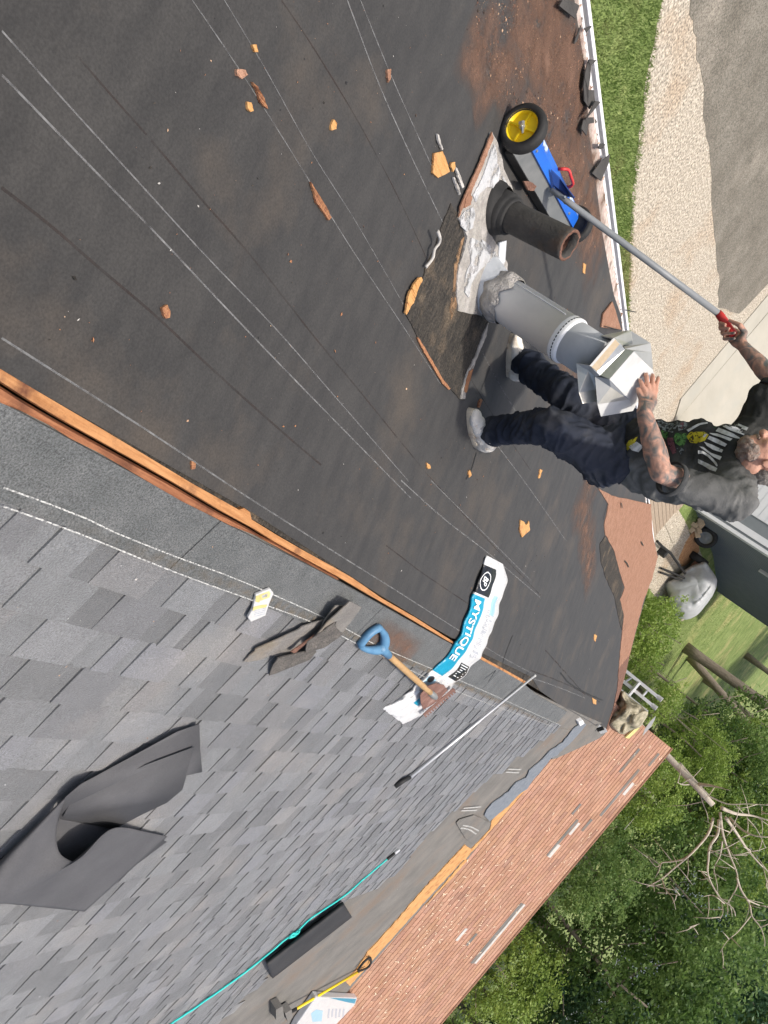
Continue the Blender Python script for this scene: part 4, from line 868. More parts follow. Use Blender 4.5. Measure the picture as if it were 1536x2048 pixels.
chip('brown old bark-like chip near the ridge boards', [(383, 922), (392, 926), (391, 938), (384, 939)], 'chip', .010)
chip('rust red shingle scrap stuck under the magnetic sweeper', [(1048, 363), (1056, 362), (1066, 366), (1074, 372), (1068, 382), (1056, 380)], 'rust', .075)
chip('pale splinter lying by the near shoe sole', [(936, 945), (940, 940), (943, 950), (939, 956)], 'plywood', .010)
for q0, lab in (([(376, 280), (392, 295), (415, 350), (440, 420), (428, 432), (400, 360)], 'short crumpled grey metal strip above the flashing'), ([(365, 360), (372, 358), (405, 430), (415, 470), (408, 478)], 'thin grey metal strip nearest the flashing'), ([(255, 60), (268, 70), (280, 120), (296, 165), (290, 172), (265, 110)], 'thin grey metal strip above the square plywood scrap')):
    chip(lab, zz(q0), 'dustgrey', .016, group='grey metal strips near the flashing', name='metal_strip', cat='metal strip')
mb = MB(); pp = [fp(q, l) for q, l in [((275, 780), .05), ((255, 720), .05), ((272, 770), .05), ((265, 810), .04), ((235, 850), .035), ((222, 910), .03), ((175, 970), .02)]]
mb.tube(resample(pp, 18), [.006+.004*abs(noise.noise(V((i*.9, 0, 0)))) for i in range(18)], 7); o = rebase(mb.build('sealant_strand', 'dustgrey', None, True)); tag(o, 'twisted grey sealant strand on the dark patch edge', 'sealant strand')
# torn tabs hanging at the gutter
zg = zoomf(1100, 0, .14652)
for lab, q, l in [('dark shingle tab at the very top of the eave', [(130, 80), (170, 0), (270, 0), (405, 75), (340, 250)], .04), ('small dark tab pointing over the white gutter', [(470, 390), (560, 350), (570, 365), (500, 440)], .03), ('dark sliver beside the peeling board', [(330, 600), (350, 520), (425, 350), (400, 480), (375, 560)], .03),
                  ('long dark strip sagging along the gutter', [(520, 850), (540, 810), (640, 820), (560, 900), (550, 1050), (530, 1225), (600, 1230), (615, 1370), (545, 1490), (470, 1380), (460, 1180), (480, 1000)], .035), ('pointed dark tab laid across the gutter', [(510, 1600), (620, 1375), (695, 1390), (600, 1510), (480, 1640)], .06), ('brown dark piece below the pointed tab', [(430, 1760), (460, 1640), (500, 1610), (600, 1600), (600, 1680), (530, 1690), (500, 1850)], .04), ('curled black tab at the gutter lip', [(660, 2030), (690, 1960), (760, 1970), (700, 2040)], .04)]:
    scrap(lab, [zg(p) for p in q], [l + .02*noise.noise(V((p[0]*.01, p[1]*.01, 1))) for p in q], 'scrapdark', felt, 'torn_tab', 'torn shingle tabs along the gutter', .005, NF)
zh = zoomf(850, 150, .4466)
for lab, q in [('broad dark tab overhanging the gutter beside the sweeper', [(748, 440), (790, 385), (828, 355), (825, 390), (790, 475)]), ('small dark tab between the broad tab and pointed tab', [(770, 325), (800, 305), (800, 330)])]:
    scrap(lab, [zh(p) for p in q], [.03]*len(q), 'scrapdark', felt, 'torn_tab', 'torn shingle tabs along the gutter', .005, NF)
scrap('brown shingle corner left on the eave behind the vent cap', [zh(p) for p in [(790, 1130), (800, 1070), (840, 1015), (880, 1140)]], [.02]*4, 'brownold', felt, 'torn_tab', 'torn shingle tabs along the gutter', .01, NF)
for lab, a, b in [('dark bent nail sticking out past the gutter', (898, 1052), (944, 1062)), ('dark nail lying on the brown eave corner', (805, 1125), (870, 1142))]:
    mb = MB(); mb.tube([felt(*zh(a), .03), felt(*zh(b), .03)], .004, 6); tag(rebase(mb.build('nail', 'black')), lab, 'nail', 'nails at the eave')
# crumbs
def crumbs(name, n, fn, nrm, smin, smax, ms, seed):
    r = random.Random(seed); b = MB(); k = 0
    while k < n:
        p = fn(r)
        if p is None: continue
        k += 1; a = r.uniform(0, 6.28); s = smin*(smax/smin)**(r.random()**2.2); u = V((math.cos(a), math.sin(a), 0)); u = (u - nrm*u.dot(nrm)).normalized(); v_ = nrm.cross(u); t = s*r.uniform(.25, .7)
        c = p + nrm*(.002+s*.1); b.add([c-u*s, c-v_*t, c+u*s, c+v_*t + nrm*s*.4], [(0, 1, 2), (0, 2, 3)], r.randrange(len(ms)))
    o = rebase(b.build(name, ms)); o['kind'] = 'stuff'; return o
crumbs('chips_on_felt', 1300, lambda r: fpt(r.uniform(-2.4, .2), 1 + 11*r.random()**1.6, .004), NF, .0013, .008, ['crumb', 'chip', 'dustgrey', 'chip', 'black', 'darkold', 'chip'], 1)
def near_eave(r):
    x, y = r.uniform(930, 1175), r.uniform(-40, 420)
    k = noise.noise(V((x*.02, y*.02, 0))); lim = 950 + .35*max(0, y-100)
    return felt(x, y, .004) if x > lim and r.random() < .5 + k*1.4 else None
crumbs('bark_debris', 5200, near_eave, NF, .0012, .0075, ['brownold', 'rust', 'darkold', 'crumb', 'rust'], 2)
crumbs('grit_on_shingles', 2600, lambda r: gpt(r.uniform(.36, 6), .6 + 11*r.random()**1.9, .016), NG, .0012, .006, ['crumb', 'dustgrey', 'capwhite', 'chip'], 3)
# ------------------------------------------------------------------ yard: deck, ladder, tarp bundle, smoker, barrow, shed
def proj(p):
    q = V(p)-CAM; dz = q.dot(CF); a = FOC*q.dot(CR)/dz; b = FOC*q.dot(CU)/dz
    return 768-a*math.sin(TH)+b*math.cos(TH), 1024+a*math.cos(TH)+b*math.sin(TH)
z1 = zoomf(1280, 960, 1/6)
dk = thing('wooden_deck', 'weathered grey plank deck beside the gravel yard', 'deck', (-5, 21, 0))
mb = MB(); r = random.Random(2); y0, y1, x0, x1 = 18.6, 23.2, -7.6, -4.35; zt = .72
p = atZ(1332, 1092, zt); q = atZ(1353, 1066, zt); x1 = min(-2.9, p.x + 1.2); y1 = (p.y+q.y)/2; y0 = y1 - 3
x = x1
xl = atZ(1398, 1010, zt).x
while x > xl:
    mb.box((x-.07, (y0-3+y1)/2, zt-.02), (.066, 0, 0), (0, (y1-y0+3)/2, 0), (0, 0, .02), 0, None); x -= .145
mb.build('planks', 'deckwood', dk)
mb = MB(); mb.box((x1-1.8, y1-.03, zt-.16), (1.8, 0, 0), (0, .02, 0), (0, 0, .11)); mb.build('edge_board', 'deckwood', dk)
for yy in (y0-.6, y1-.12):
    mb = MB(); mb.box((x1-.1, yy, zt/2-.03), (.05, 0, 0), (0, .05, 0), (0, 0, zt/2-.02)); mb.build('post', 'deckwood', dk)
pp = [atZ(*z1(q_), zt+.03) for q_ in [(535, 400), (500, 430), (470, 480), (430, 520), (395, 560), (385, 580)]]
mb = MB()
for k in range(7): mb.tube([p_ + V((.05*k-.1+.03*math.sin(k+i), .05*math.sin(k*2+i), .02*(k % 3))) for i, p_ in enumerate(resample(pp, 12))], .018, 6)
tag(rebase(mb.build('blue_cord_bundle', 'bluecord', None, True)), 'loose blue cord bundle hanging at the plank deck corner', 'cord')
# aluminium ladder against the far gable
ld = thing('extension_ladder', 'white aluminium ladder rising past the far gable rake', 'ladder', (-1.2, 15.6, 0))
zt2 = zoomf(1120, 1260, .18229)
for a, b, nm in [((785, 500), (1075, 735), 'rail'), ((690, 560), (1015, 828), 'rail')]:
    A, Bq = atY(*zt2(a), 15.6), atY(*zt2(b), 15.6); d = (Bq-A).normalized(); A = A - d*((A.z)/max(.2, d.z))*.98
    mb = MB(); s = V((0, 1, 0)); u = d.cross(s).normalized(); mb.prism([A + u*.03 + s*.04, Bq + u*.03 + s*.04, Bq - u*.03 + s*.04, A - u*.03 + s*.04], -s*.08); mb.build(nm, 'whitepaint', ld)
    mb = MB(); mb.tube([Bq - d*.02, Bq + d*.09], [.045, .05], 10); mb.build('end_cap', 'capwhite', ld)
P = [(785, 500), (690, 560)]
for f_ in (.30, .64, .05):
    A = atY(*zt2((785+290*f_, 500+235*f_)), 15.6); Bq = atY(*zt2((690+325*f_, 560+268*f_)), 15.6); mb = MB(); mb.tube([A, Bq], .022, 8); mb.build('rung', 'alu', ld)
A, Bq = atY(*zt2((870, 575)), 15.55), atY(*zt2((745, 725)), 15.55); mb = MB(); mb.tube([A, Bq], .035, 8); mb.build('stand_off_arm', 'alu', ld)
A, Bq = atY(*zt2((665, 660)), 15.5), atY(*zt2((960, 900)), 15.5); mb = MB(); mb.tube([A, Bq], .03, 8); mb.build('stand_off_arm', 'alu', ld)
# tarp covered bundle in the corner
mb = MB(); P = [(560, 985), (590, 880), (640, 760), (700, 700), (780, 770), (880, 830), (925, 900), (960, 930), (905, 1040), (840, 1080), (740, 1125), (710, 1150), (640, 1110), (570, 1060)]
cc = atY(*zt2((740, 930)), 15.3); rows = []
out = [atY(*zt2(q_), 15.35) for q_ in P]; out.append(out[0]); oc = resample(out, 60)
for i in range(16):
    t = i/15; row = []
    for p_ in oc:
        q_ = cc.lerp(p_, math.sin(t*math.pi/2)); bul = -.5*math.cos(t*math.pi/2)**.8 - .22*noise.noise(q_*3.1) - .24*abs(noise.noise(q_*4.5))
        row.append(q_ + V((.06*noise.noise(q_*5+V((9, 0, 0))), bul, .06*noise.noise(q_*5)))*(1 if t < 1 else .4))
    rows.append(row)
for k in range(4): rows.append([p_ + V((0, .3*(k+1), -.35*(k+1))) for p_ in rows[15]])
mb.grid(rows); tag(rebase(mb.build('tarp_bundle', 'camo', None, False)), 'crumpled camouflage tarp over a bundle in the corner by the ladder', 'tarp')
mb = MB(); P = [atY(*zt2(q_), 15.7) for q_ in [(1050, 945), (1040, 985), (1000, 1060), (905, 1165), (930, 1090), (985, 1010)]]; mb.prism(P, (0, .03, -.01)); tag(rebase(mb.build('white_board', 'whitepaint')), 'thin white pointed board sticking up beside the tarp', 'board')
mb = MB(); P = [wing(*zt2(q_), .05) for q_ in [(850, 1060), (880, 1075), (760, 1190), (715, 1185)]]; mb.prism(P, -NW*.03); tag(rebase(mb.build('yellow_board', 'inkgold')), 'short yellowish board lying under the tarp on the brown roof', 'board')
# covered smoker
GY = 24.6
gr = thing('covered_smoker', 'barrel smoker under a shiny silver cover on the gravel', 'smoker', (*[ (lambda p: (p.x, p.y, terr(p.y)))(atY(1385, 1190, GY))][0],))
def gp(q, dy=0): return atY(*z1(q), GY+dy)
front = [(525, 1105), (640, 1040), (770, 1005), (830, 1060), (900, 1160), (925, 1240), (890, 1320), (810, 1430), (715, 1540), (620, 1590), (520, 1600), (400, 1550), (340, 1470), (370, 1390), (330, 1330), (300, 1270), (340, 1235), (420, 1200)]
out = [gp(q) for q in front]; out.append(out[0]); oc = resample(out, 80); cc = gp((690, 1290)); rows = []
for i in range(18):
    t = i/17; row = []
    for p_ in oc:
        q_ = cc.lerp(p_, math.sin(t*math.pi/2)**.8); lit = q_.z > gp((600, 1300)).z
        bul = -.55*max(0, math.cos(t*math.pi/2))**.6 - .07*noise.noise(q_*2.6) - .10*abs(noise.noise(V((q_.x*7, q_.y, q_.z*3))))*(1.3 if t > .5 else .4)
        row.append(q_ + V((0, bul, 0)))
    rows.append(row)
for k in range(3): rows.append([p_ + V((0, .4*(k+1), -.02*k)) for p_ in rows[17]])
mb = MB(); mb.grid(rows); mb.build('cover', 'tarpsilver', gr, True)
gq = lambda q, l: ground(*z1(q), l)
mb = MB(); mb.tube([gp((540, 1120), -.5), gq((430, 970), .3), gq((370, 880), .28), gq((270, 800), .25), gq((205, 735), .25)], .04, 8); mb.build('tow_bar', 'black', gr)
for a, b in [((530, 1175), (255, 1060)), ((500, 1205), (245, 1110))]:
    mb = MB(); mb.tube([gp(a, -.5), gq((a[0]*.4+b[0]*.6, a[1]*.4+b[1]*.6-5), .25), gq(b, .12)], .035, 8); mb.build('leg', 'black', gr)
mb = MB(); c_ = gp((690, 940), -.1); mb.lathe(c_, (1, .2, 0), [(0, -.12), (.2, -.12), (.34, -.1), (.36, 0), (.34, .1), (.2, .12), (0, .12)], 24); mb.build('wheel', 'rubber', gr, True)
mb = MB(); c_ = gp((690, 1000), -.2); mb.box(c_, (.18, 0, 0), (0, .1, 0), (0, 0, .1)); mb.build('firebox', 'rust', gr, bevel=.02)
mb = MB(); c_ = gq((270, 860), .12); mb.box(c_, (.12, 0, 0), (0, .12, 0), (0, 0, .14)); mb.build('hitch_box', 'black', gr, bevel=.02)
mb = MB(); P = [gp(q, -.6) for q in [(205, 880), (260, 905), (290, 960), (240, 1080), (170, 1120), (160, 1090), (200, 980)]]; mb.prism(P, (0, .04, 0)); tag(rebase(mb.build('glass_panel', 'greenglass')), 'pale green panel leaning by the gravel below the eave corner', 'panel')
# wheelbarrow with lumber
GB = 23.6
wb = thing('wheelbarrow', 'dark wheelbarrow with broken lumber beside the grey shed', 'wheelbarrow', (*[(lambda p: (p.x, p.y, terr(p.y)))(atY(1400, 1078, GB))][0],))
def bp(q, dy=0): return atY(*z1(q), GB+dy)
cw = bp((790, 690)); ax = V((.55, -.8, .2)).normalized()
mb = MB(); mb.lathe(cw, ax, [(.20, -.06), (.28, -.07), (.33, -.04), (.34, 0), (.33, .04), (.28, .07), (.20, .06)], 30, closed=True); mb.build('wheel', 'rubber', wb, True)
mb = MB(); mb.lathe(cw, ax, [(.20, .03), (.12, .0), (.04, .04), (0, .04)], 24); mb.build('hub', 'magplate', wb, True)
mb = MB(); mb.lathe(bp((700, 610), .3), ax, [(.0, -.1), (.30, -.1), (.36, 0), (.30, .12)], 20); mb.build('tray', 'black', wb, True)
for i, (a, b, w_) in enumerate([((640, 430), (700, 690), .07), ((600, 470), (620, 600), .09), ((670, 440), (720, 640), .06), ((560, 530), (640, 620), .08), ((690, 500), (760, 560), .09), ((720, 460), (745, 540), .08), ((580, 500), (690, 560), .06)]):
    A, Bq = bp(a, -.35-.05*i), bp(b, -.3-.05*i); d = (Bq-A).normalized(); s = d.cross(V((0, 1, 0))).normalized(); mb = MB(); mb.box((A+Bq)/2, (Bq-A)/2, s*w_, V((0, .03, 0)))
    tag(rebase(mb.build('lumber_board', 'palewood')), 'broken pale board heaped with others on the wheelbarrow', 'board', 'broken boards on the wheelbarrow')
# shed
SY0, SY1, szt = 22.3, 30.5, 5.4
n0 = V((atY(1447, 1051, SY0).x, SY0, 0)); n1 = V((atY(1480, 1210, SY1).x, SY1, 0)); wd_ = (n1-n0).normalized(); wn = V((wd_.y, -wd_.x, 0)); fd = V((-wn.x, -wn.y, 0)); LW = (n1-n0).length
sd_ = thing('metal_shed', 'grey ribbed metal shed with white door behind the covered smoker', 'shed', (n0.x-3, 26, .8))
mb = MB(); t = 0
while t < LW:
    zb_ = .5; mb.box(n0 + wd_*(t+.075) + ZZ*(szt+zb_)/2, wn*.012, wd_*.075, ZZ*((szt-zb_)/2)); mb.box(n0 + wd_*(t+.012) + wn*.018 + ZZ*(szt+zb_)/2, wn*.012, wd_*.014, ZZ*((szt-zb_)/2)); t += .15
mb.build('side_wall', 'siding', sd_)
mb = MB(); mb.box(n0 + fd*3.4 + ZZ*(szt+.2)/2, fd*3.4, wd_*.03, ZZ*(szt/2)); mb.build('front_wall', 'siding', sd_)
mb = MB(); mb.box(n0 + wn*.01 - wd_*.02 + ZZ*(szt+.5)/2, wn*.05, wd_*.10, ZZ*((szt-.4)/2)); mb.build('corner_trim', 'sidingwhite', sd_)
mb = MB(); mb.box(n0 + fd*.22 - wd_*.05 + ZZ*(szt+.5)/2, fd*.09, wd_*.02, ZZ*((szt-.4)/2)); mb.build('corner_trim', 'sidingwhite', sd_)
mb = MB(); mb.box(n1 + wd_*.03 + ZZ*(szt+1.8)/2, wn*.06, wd_*.05, ZZ*((szt-1.8)/2)); mb.build('corner_trim', 'siding', sd_)
dX = n0.x - atY(1512, 1036, SY0).x; dr = MB()
for k in range(20):
    dr.box(n0 + fd*(dX+2.6) - wd_*.05 + ZZ*(1.0+.21*k), fd*2.6, wd_*.02, ZZ*.095); dr.box(n0 + fd*(dX+2.6) - wd_*.042 + ZZ*(1.105+.21*k), fd*2.6, wd_*.012, ZZ*.012)
dr.build('ribbed_door', 'sidingwhite', sd_)
mb = MB(); mb.prism([n0 + wn*.4 - wd_*.3 + ZZ*(szt+.02), n0 + fd*3.4 - wd_*.3 + ZZ*(szt+1.7), n0 + fd*7.2 - wd_*.3 + ZZ*(szt+.02), n0 + fd*3.4 - wd_*.3 + ZZ*(szt+1.6)], wd_*(LW+.6)); mb.build('roof', 'siding', sd_)
r_ = ray(1531, 1143); a = CAM + r_*((n0-CAM).dot(wn)/r_.dot(wn)); mb = MB(); mb.box(a + wn*.06, wn*.05, wd_*.06, ZZ*.16); mb.build('wall_lamp', 'capwhite', sd_, bevel=.02)

# ------------------------------------------------------------------ trees
def leafmesh(name, m, n, rad, leaf, seed, shell=.55, squash=(1, 1, 1), sub=34):
    r = random.Random(seed); b = MB(); vs = []; fs = []
    nc = n//sub
    for k in range(nc):
        while True:
            p = V((r.uniform(-1, 1), r.uniform(-1, 1), r.uniform(-1, 1)))
            if shell < p.length < 1 or (p.length < 1 and r.random() < .15): break
        f = 1 + .35*noise.noise(p*2.0+V((seed, 0, 0)))
        c = V((p.x*squash[0], p.y*squash[1], p.z*squash[2]))*rad*f; cr = rad*r.uniform(.07, .21)
        for i in range(sub):
            d = V((r.gauss(0, 1), r.gauss(0, 1), r.gauss(0, .7))); q = c + d*cr*.6
            u = V((r.gauss(0, 1), r.gauss(0, 1), r.gauss(0, .6))).normalized(); w_ = u.cross(V((r.gauss(0, 1), r.gauss(0, 1), r.gauss(0, 1)))).normalized(); s = leaf*r.uniform(.6, 1.25)
            o = len(vs); vs += [q - u*s, q + w_*s*.5, q + u*s, q - w_*s*.5]; fs.append((o, o+1, o+2, o+3))
    me = bpy.data.meshes.new(name); me.from_pydata([tuple(v) for v in vs], [], fs); me.materials.append(MT[m]); return me
def trunkmesh(name, h, r0, seed, top=.25, limbs=7, m='bark', rad=3):
    r = random.Random(seed); b = MB(); pts = []
    for i in range(9): t = i/8; pts.append(V((.25*noise.noise(V((t*2, seed, 0)))*t*2, .25*noise.noise(V((t*2, seed, 9)))*t*2, h*t)))
    b.tube(pts, [r0*(1.35 if i == 0 else 1)*(1-(1-top)*i/8) for i in range(9)], 10)
    for k in range(limbs):
        t = r.uniform(.45, .95); p = pts[int(t*8)]; a = r.uniform(0, 6.28); L = rad*r.uniform(.5, .95); e = p + V((math.cos(a)*L, math.sin(a)*L, L*r.uniform(.2, .9)))
        mid = p.lerp(e, .5) + V((0, 0, -.1*L)); b.tube([p, mid, e], [r0*.4*(1-t*.5), r0*.25*(1-t*.5), .02], 6)
    me = bpy.data.meshes.new(name); me.from_pydata([tuple(v) for v in b.v], [], b.f); me.materials.append(MT[m]); me.polygons.foreach_set('use_smooth', [True]*len(me.polygons)); return me
crowns = [leafmesh('crown', 'leaf_dark', 16000, 3.4, .10, 1, squash=(1, 1, 1.15), sub=60), leafmesh('crown', 'leaf_mid', 16000, 3.4, .10, 2, squash=(1, 1, 1.2), sub=60), leafmesh('crown', 'leaf_blue', 16000, 3.4, .10, 3, squash=(1, 1, 1.1), sub=60), leafmesh('crown', 'leaf_light', 12000, 3.0, .10, 4, squash=(1, 1, 1.1), sub=50), leafmesh('crown', 'leaf_dark', 16000, 3.4, .10, 6, squash=(1.1, 1, .95), sub=60)]
trunks = [trunkmesh('trunk', 8, .12, 1), trunkmesh('trunk', 8, .14, 2), trunkmesh('trunk', 8, .10, 3)]
KIND = ['deep green', 'mid green', 'bluish green', 'yellow green', 'dark broad']
r = random.Random(12); tn = 0
def tree(x, y, h, cr, kind, lab, ti=0, group='leafy trees behind the brown wing'):
    z = terr(y)-.1; t = thing('leafy_tree', lab, 'tree', (x, y, z), group)
    tr = bpy.data.objects.new('trunk', trunks[ti]); COL.objects.link(tr); tr.parent = t; s = (h-cr*.7)/8; tr.scale = (max(.6, s), max(.6, s), s)
    c = bpy.data.objects.new('crown', crowns[kind]); COL.objects.link(c); c.parent = t; c.location = (0, 0, h-cr*1.0); k = cr/3.4; c.scale = (k, k, k); c.rotation_euler = (0, 0, r.uniform(0, 6.28)); return t
spec = []
# front row just past the wing ridge: x, y, height, crown radius, kind
for x, y, h, cr, kd in [(2.6, 25, 8.0, 2.3, 1), (5.4, 24.5, 8.6, 2.6, 0), (8.4, 25.5, 9.4, 2.8, 2), (11.6, 26, 10, 3.0, 1), (.6, 27.5, 7.6, 2.2, 3), (14.8, 27, 10.5, 3.1, 0), (4.0, 29.5, 11, 3.0, 2), (7.2, 30, 12, 3.3, 4), (10.8, 31, 12.6, 3.5, 1), (14.6, 32, 13, 3.6, 2), (18.6, 31, 13, 3.6, 0), (1.6, 33, 12, 3.0, 1), 
                       (5.5, 36, 14.5, 3.8, 1), (10, 37, 15, 4.0, 0), (14.5, 38, 15.5, 4.0, 3), (19.5, 38, 15, 4.0, 1), (24, 38, 15, 4.2, 2), (.8, 40, 15, 3.8, 2), (-4.6, 43, 13, 3.4, 1), (5, 44, 17, 4.4, 0), (11, 45, 17.5, 4.6, 1), (17, 45, 17, 4.6, 2), (23, 46, 17, 4.6, 0), (29, 46, 17, 4.8, 1), (-8, 50, 14, 4.0, 4), (-1, 50, 18, 4.6, 1), (-13, 54, 16, 4.6, 0), (-19, 56, 16, 4.6, 2), (-25, 56, 15, 4.4, 1), (6, 53, 19, 5, 4), (14, 54, 19, 5, 0), (22, 55, 19, 5, 1), (30, 56, 18, 5, 2), (38, 56, 18, 5, 0),
                       (3.2, 21.6, 5.2, 1.5, 1), (7.0, 22, 5.6, 1.6, 3), (10.4, 22.6, 6.2, 1.7, 1), (.9, 22.6, 4.9, 1.4, 3), (13.6, 23, 6.4, 1.8, 2)]:
    px, py = proj((x, y, terr(y)+h-cr))
    where = ('far right' if py > 2048 else 'towards the bottom right corner' if py > 1800 else 'behind the bare tree' if py > 1560 else 'by the lawn edge')
    size = 'shrubby' if h < 7 else 'young' if h < 11 else 'tall' if h < 16 else 'tallest'
    tree(x, y, h, cr, kd, f'{size} {KIND[kd]} leafy tree {where}, {"close behind the brown wing" if y < 26 else "in the middle rows" if y < 42 else "in the back row"}', tn % 3); tn += 1
for px, py, Y, cr, kd, lab in [(1398, 1512, 25, 1.2, 3, 'feathery light tree just left of the bare tree crown'), (1470, 1545, 27, 1.7, 1, 'round mid green tree between the lawn and the bare tree'), (1510, 1500, 29, 1.2, 3, 'yellow green tree at the image edge under the slanting trunks'), (1500, 1560, 31, 2.6, 0, 'deep green tree directly behind the bare tree limbs'), (1420, 1560, 30, 2.2, 2, 'bluish green tree behind the bare tree trunk')]:
    c = atY(px, py, Y); tree(c.x, Y, c.z + cr*.95 - terr(Y) + .1, cr, kd, lab, tn % 3); tn += 1
# three bigger trunks at the lawn
def big(lab, a, b, Y, ra, rb_, ext, crown=None):
    A, Bq = atY(*a, Y), atY(*b, Y); d = (Bq-A).normalized(); base = V((A.x, A.y, terr(Y)-.1)); t = thing('leafy_tree', lab, 'tree', base); b_ = MB()
    A2 = A - d*max(0, (A.z-base.z)/d.z); pts = [A2, A2.lerp(Bq, .1), A2.lerp(Bq, .5), Bq, Bq + d*ext]; b_.tube(resample(pts, 16), [ra*1.25, ra*1.08] + [ra + (rb_-ra)*i/14 for i in range(14)], 12); b_.build('trunk', 'bark', t, True)
    if crown is not None:
        c = bpy.data.objects.new('crown', crowns[crown]); COL.objects.link(c); c.parent = t; c.location = Bq + d*ext - base; c.scale = (1.3, 1.3, 1.1)
big('thick pale trunked tree standing at the lawn edge right of the shed', (1390, 1308), (1536, 1412), 33, .20, .17, 7, None)
big('second dark leaning trunk beside the thick pale trunk', (1415, 1355), (1510, 1465), 35, .17, .14, 8, None)
big('slender leaning forked trunk rising from behind the brown wing ridge', (1262, 1580), (1345, 1672), 27, .14, .10, 1.2, None)
# bare tree
zd = zoomf(1260, 1480, .2774)
BY = 20.3
bt = thing('bare_tree', 'bare dead tree with pale spreading branches in front of the leafy trees', 'tree', (*[(lambda p: (p.x, p.y, terr(p.y)))(atY(1350, 1530, BY))][0],))
def dp(q, dy=0): return atY(*zd(q), BY+dy)
b_ = MB(); A = dp((340, 190)); Bq = dp((600, 470)); d = (Bq-A).normalized(); foot = A - d*max(0, (A.z-terr(BY))/d.z)
b_.tube(resample([foot, A, A.lerp(Bq, .5), Bq], 12), [.115 - .0045*i for i in range(12)], 10); b_.tube(resample([dp((350, 170), .1), dp((420, 250), .1), dp((560, 400), .05)], 8), [.06, .06, .058, .055, .05, .045, .04, .035], 8); b_.build('trunk', 'deadbark', bt, True)
brs = [([(500, 320), (590, 330), (670, 348)], .07), ([(430, 320), (380, 322), (340, 305)], .03), ([(510, 370), (520, 440), (560, 540)], .03), ([(600, 560), (560, 680), (440, 820), (300, 940), (230, 1000), (120, 1060)], .05), ([(440, 820), (380, 860), (290, 878), (230, 885), (190, 915), (130, 850)], .035), ([(230, 1000), (260, 1080), (310, 1140)], .025), ([(170, 1030), (175, 1090)], .02),
       ([(640, 580), (630, 680), (575, 770), (565, 860), (560, 960), (600, 1060), (660, 1150), (740, 1210), (760, 1270)], .055), ([(560, 955), (490, 942)], .02), ([(650, 520), (670, 680), (720, 830), (770, 960), (770, 1060), (700, 1180)], .05), ([(665, 730), (650, 830), (610, 910), (605, 970)], .028), ([(690, 560), (760, 660), (840, 780), (930, 890), (1000, 960), (980, 1050), (1000, 1080)], .06), ([(660, 490), (760, 530), (880, 545), (1000, 580)], .075), ([(720, 560), (800, 640), (900, 690), (1010, 700)], .05), ([(770, 610), (700, 690)], .02),
       ([(770, 990), (800, 1080), (860, 1180), (880, 1270), (940, 1350), (970, 1440), (970, 1490)], .04), ([(870, 1270), (780, 1380), (700, 1450), (650, 1530)], .02), ([(840, 1150), (930, 1190), (1000, 1200)], .03), ([(560, 400), (700, 460), (850, 460), (1000, 470)], .03), ([(820, 770), (870, 800), (830, 840)], .02), ([(680, 1180), (600, 1120), (530, 1130)], .018), ([(200, 1100), (270, 1105), (360, 1120)], .018), ([(430, 1350), (500, 1325)], .02), ([(950, 480), (950, 540)], .02), ([(660, 1170), (670, 1240), (650, 1290)], .018), ([(840, 560), (910, 640), (980, 780)], .02)]
r = random.Random(8)
for pts, w_ in brs:
    dy = r.uniform(-1.0, .8); P = [dp(q, dy*min(1, i/2)) for i, q in enumerate(pts)]; n = max(10, 4*len(P)); pp = resample(P, n); b_ = MB(); b_.tube(pp, [max(.006, .68*w_*(1-.75*i/(n-1))) for i in range(n)], 7)
    for k in range(1 + len(pts)//2):
        i = r.randrange(n//3, n); p_ = pp[i]; L = r.uniform(.2, .8); d = V((r.gauss(0, 1), r.gauss(0, .7), r.gauss(.2, 1))).normalized(); b_.tube([p_, p_ + d*L*.5, p_ + d*L + V((0, 0, -.1*L))], [.012, .009, .004], 5)
    b_.build('branch', 'deadbark', bt, True)
mb = MB(); A, Bq = atY(1265, 1640, 22), atY(1318, 1578, 26); mb.tube([A - (Bq-A)*.25, A, Bq, Bq + (Bq-A)*.15], .008, 5); tag(rebase(mb.build('overhead_wire', 'dustgrey')), 'thin pale overhead wire crossing in front of the trees', 'wire')
# bright bush beside the yard
bm_ = leafmesh('foliage', 'leaf_light', 5000, 1.5, .075, 31, shell=.3, squash=(1.1, 1, .8), sub=16); st_ = trunkmesh('stems', 1.2, .05, 5, limbs=9, rad=1.0)
for lab, px, py, Y, k in [('bright yellow green bush at the lawn beside the eave corner', 1300, 1252, 21.5, .6), ('low bright bush farther along the old shingle strip', 1285, 1320, 22.0, .42), ('small loose bush by the ladder top', 1325, 1405, 21.5, .40)]:
    c = atY(px, py, Y); t = thing('bush', lab, 'bush', (c.x, c.y, terr(c.y)), 'bright bushes on the lawn')
    for nm, me, z, s in (('stems', st_, 0, (c.z-terr(c.y))/1.0), ('foliage', bm_, c.z-terr(c.y), k)):
        o = bpy.data.objects.new(nm, me); COL.objects.link(o); o.parent = t; o.location = (0, 0, z); o.scale = (s, s, s) if nm == 'foliage' else (k, k, s)
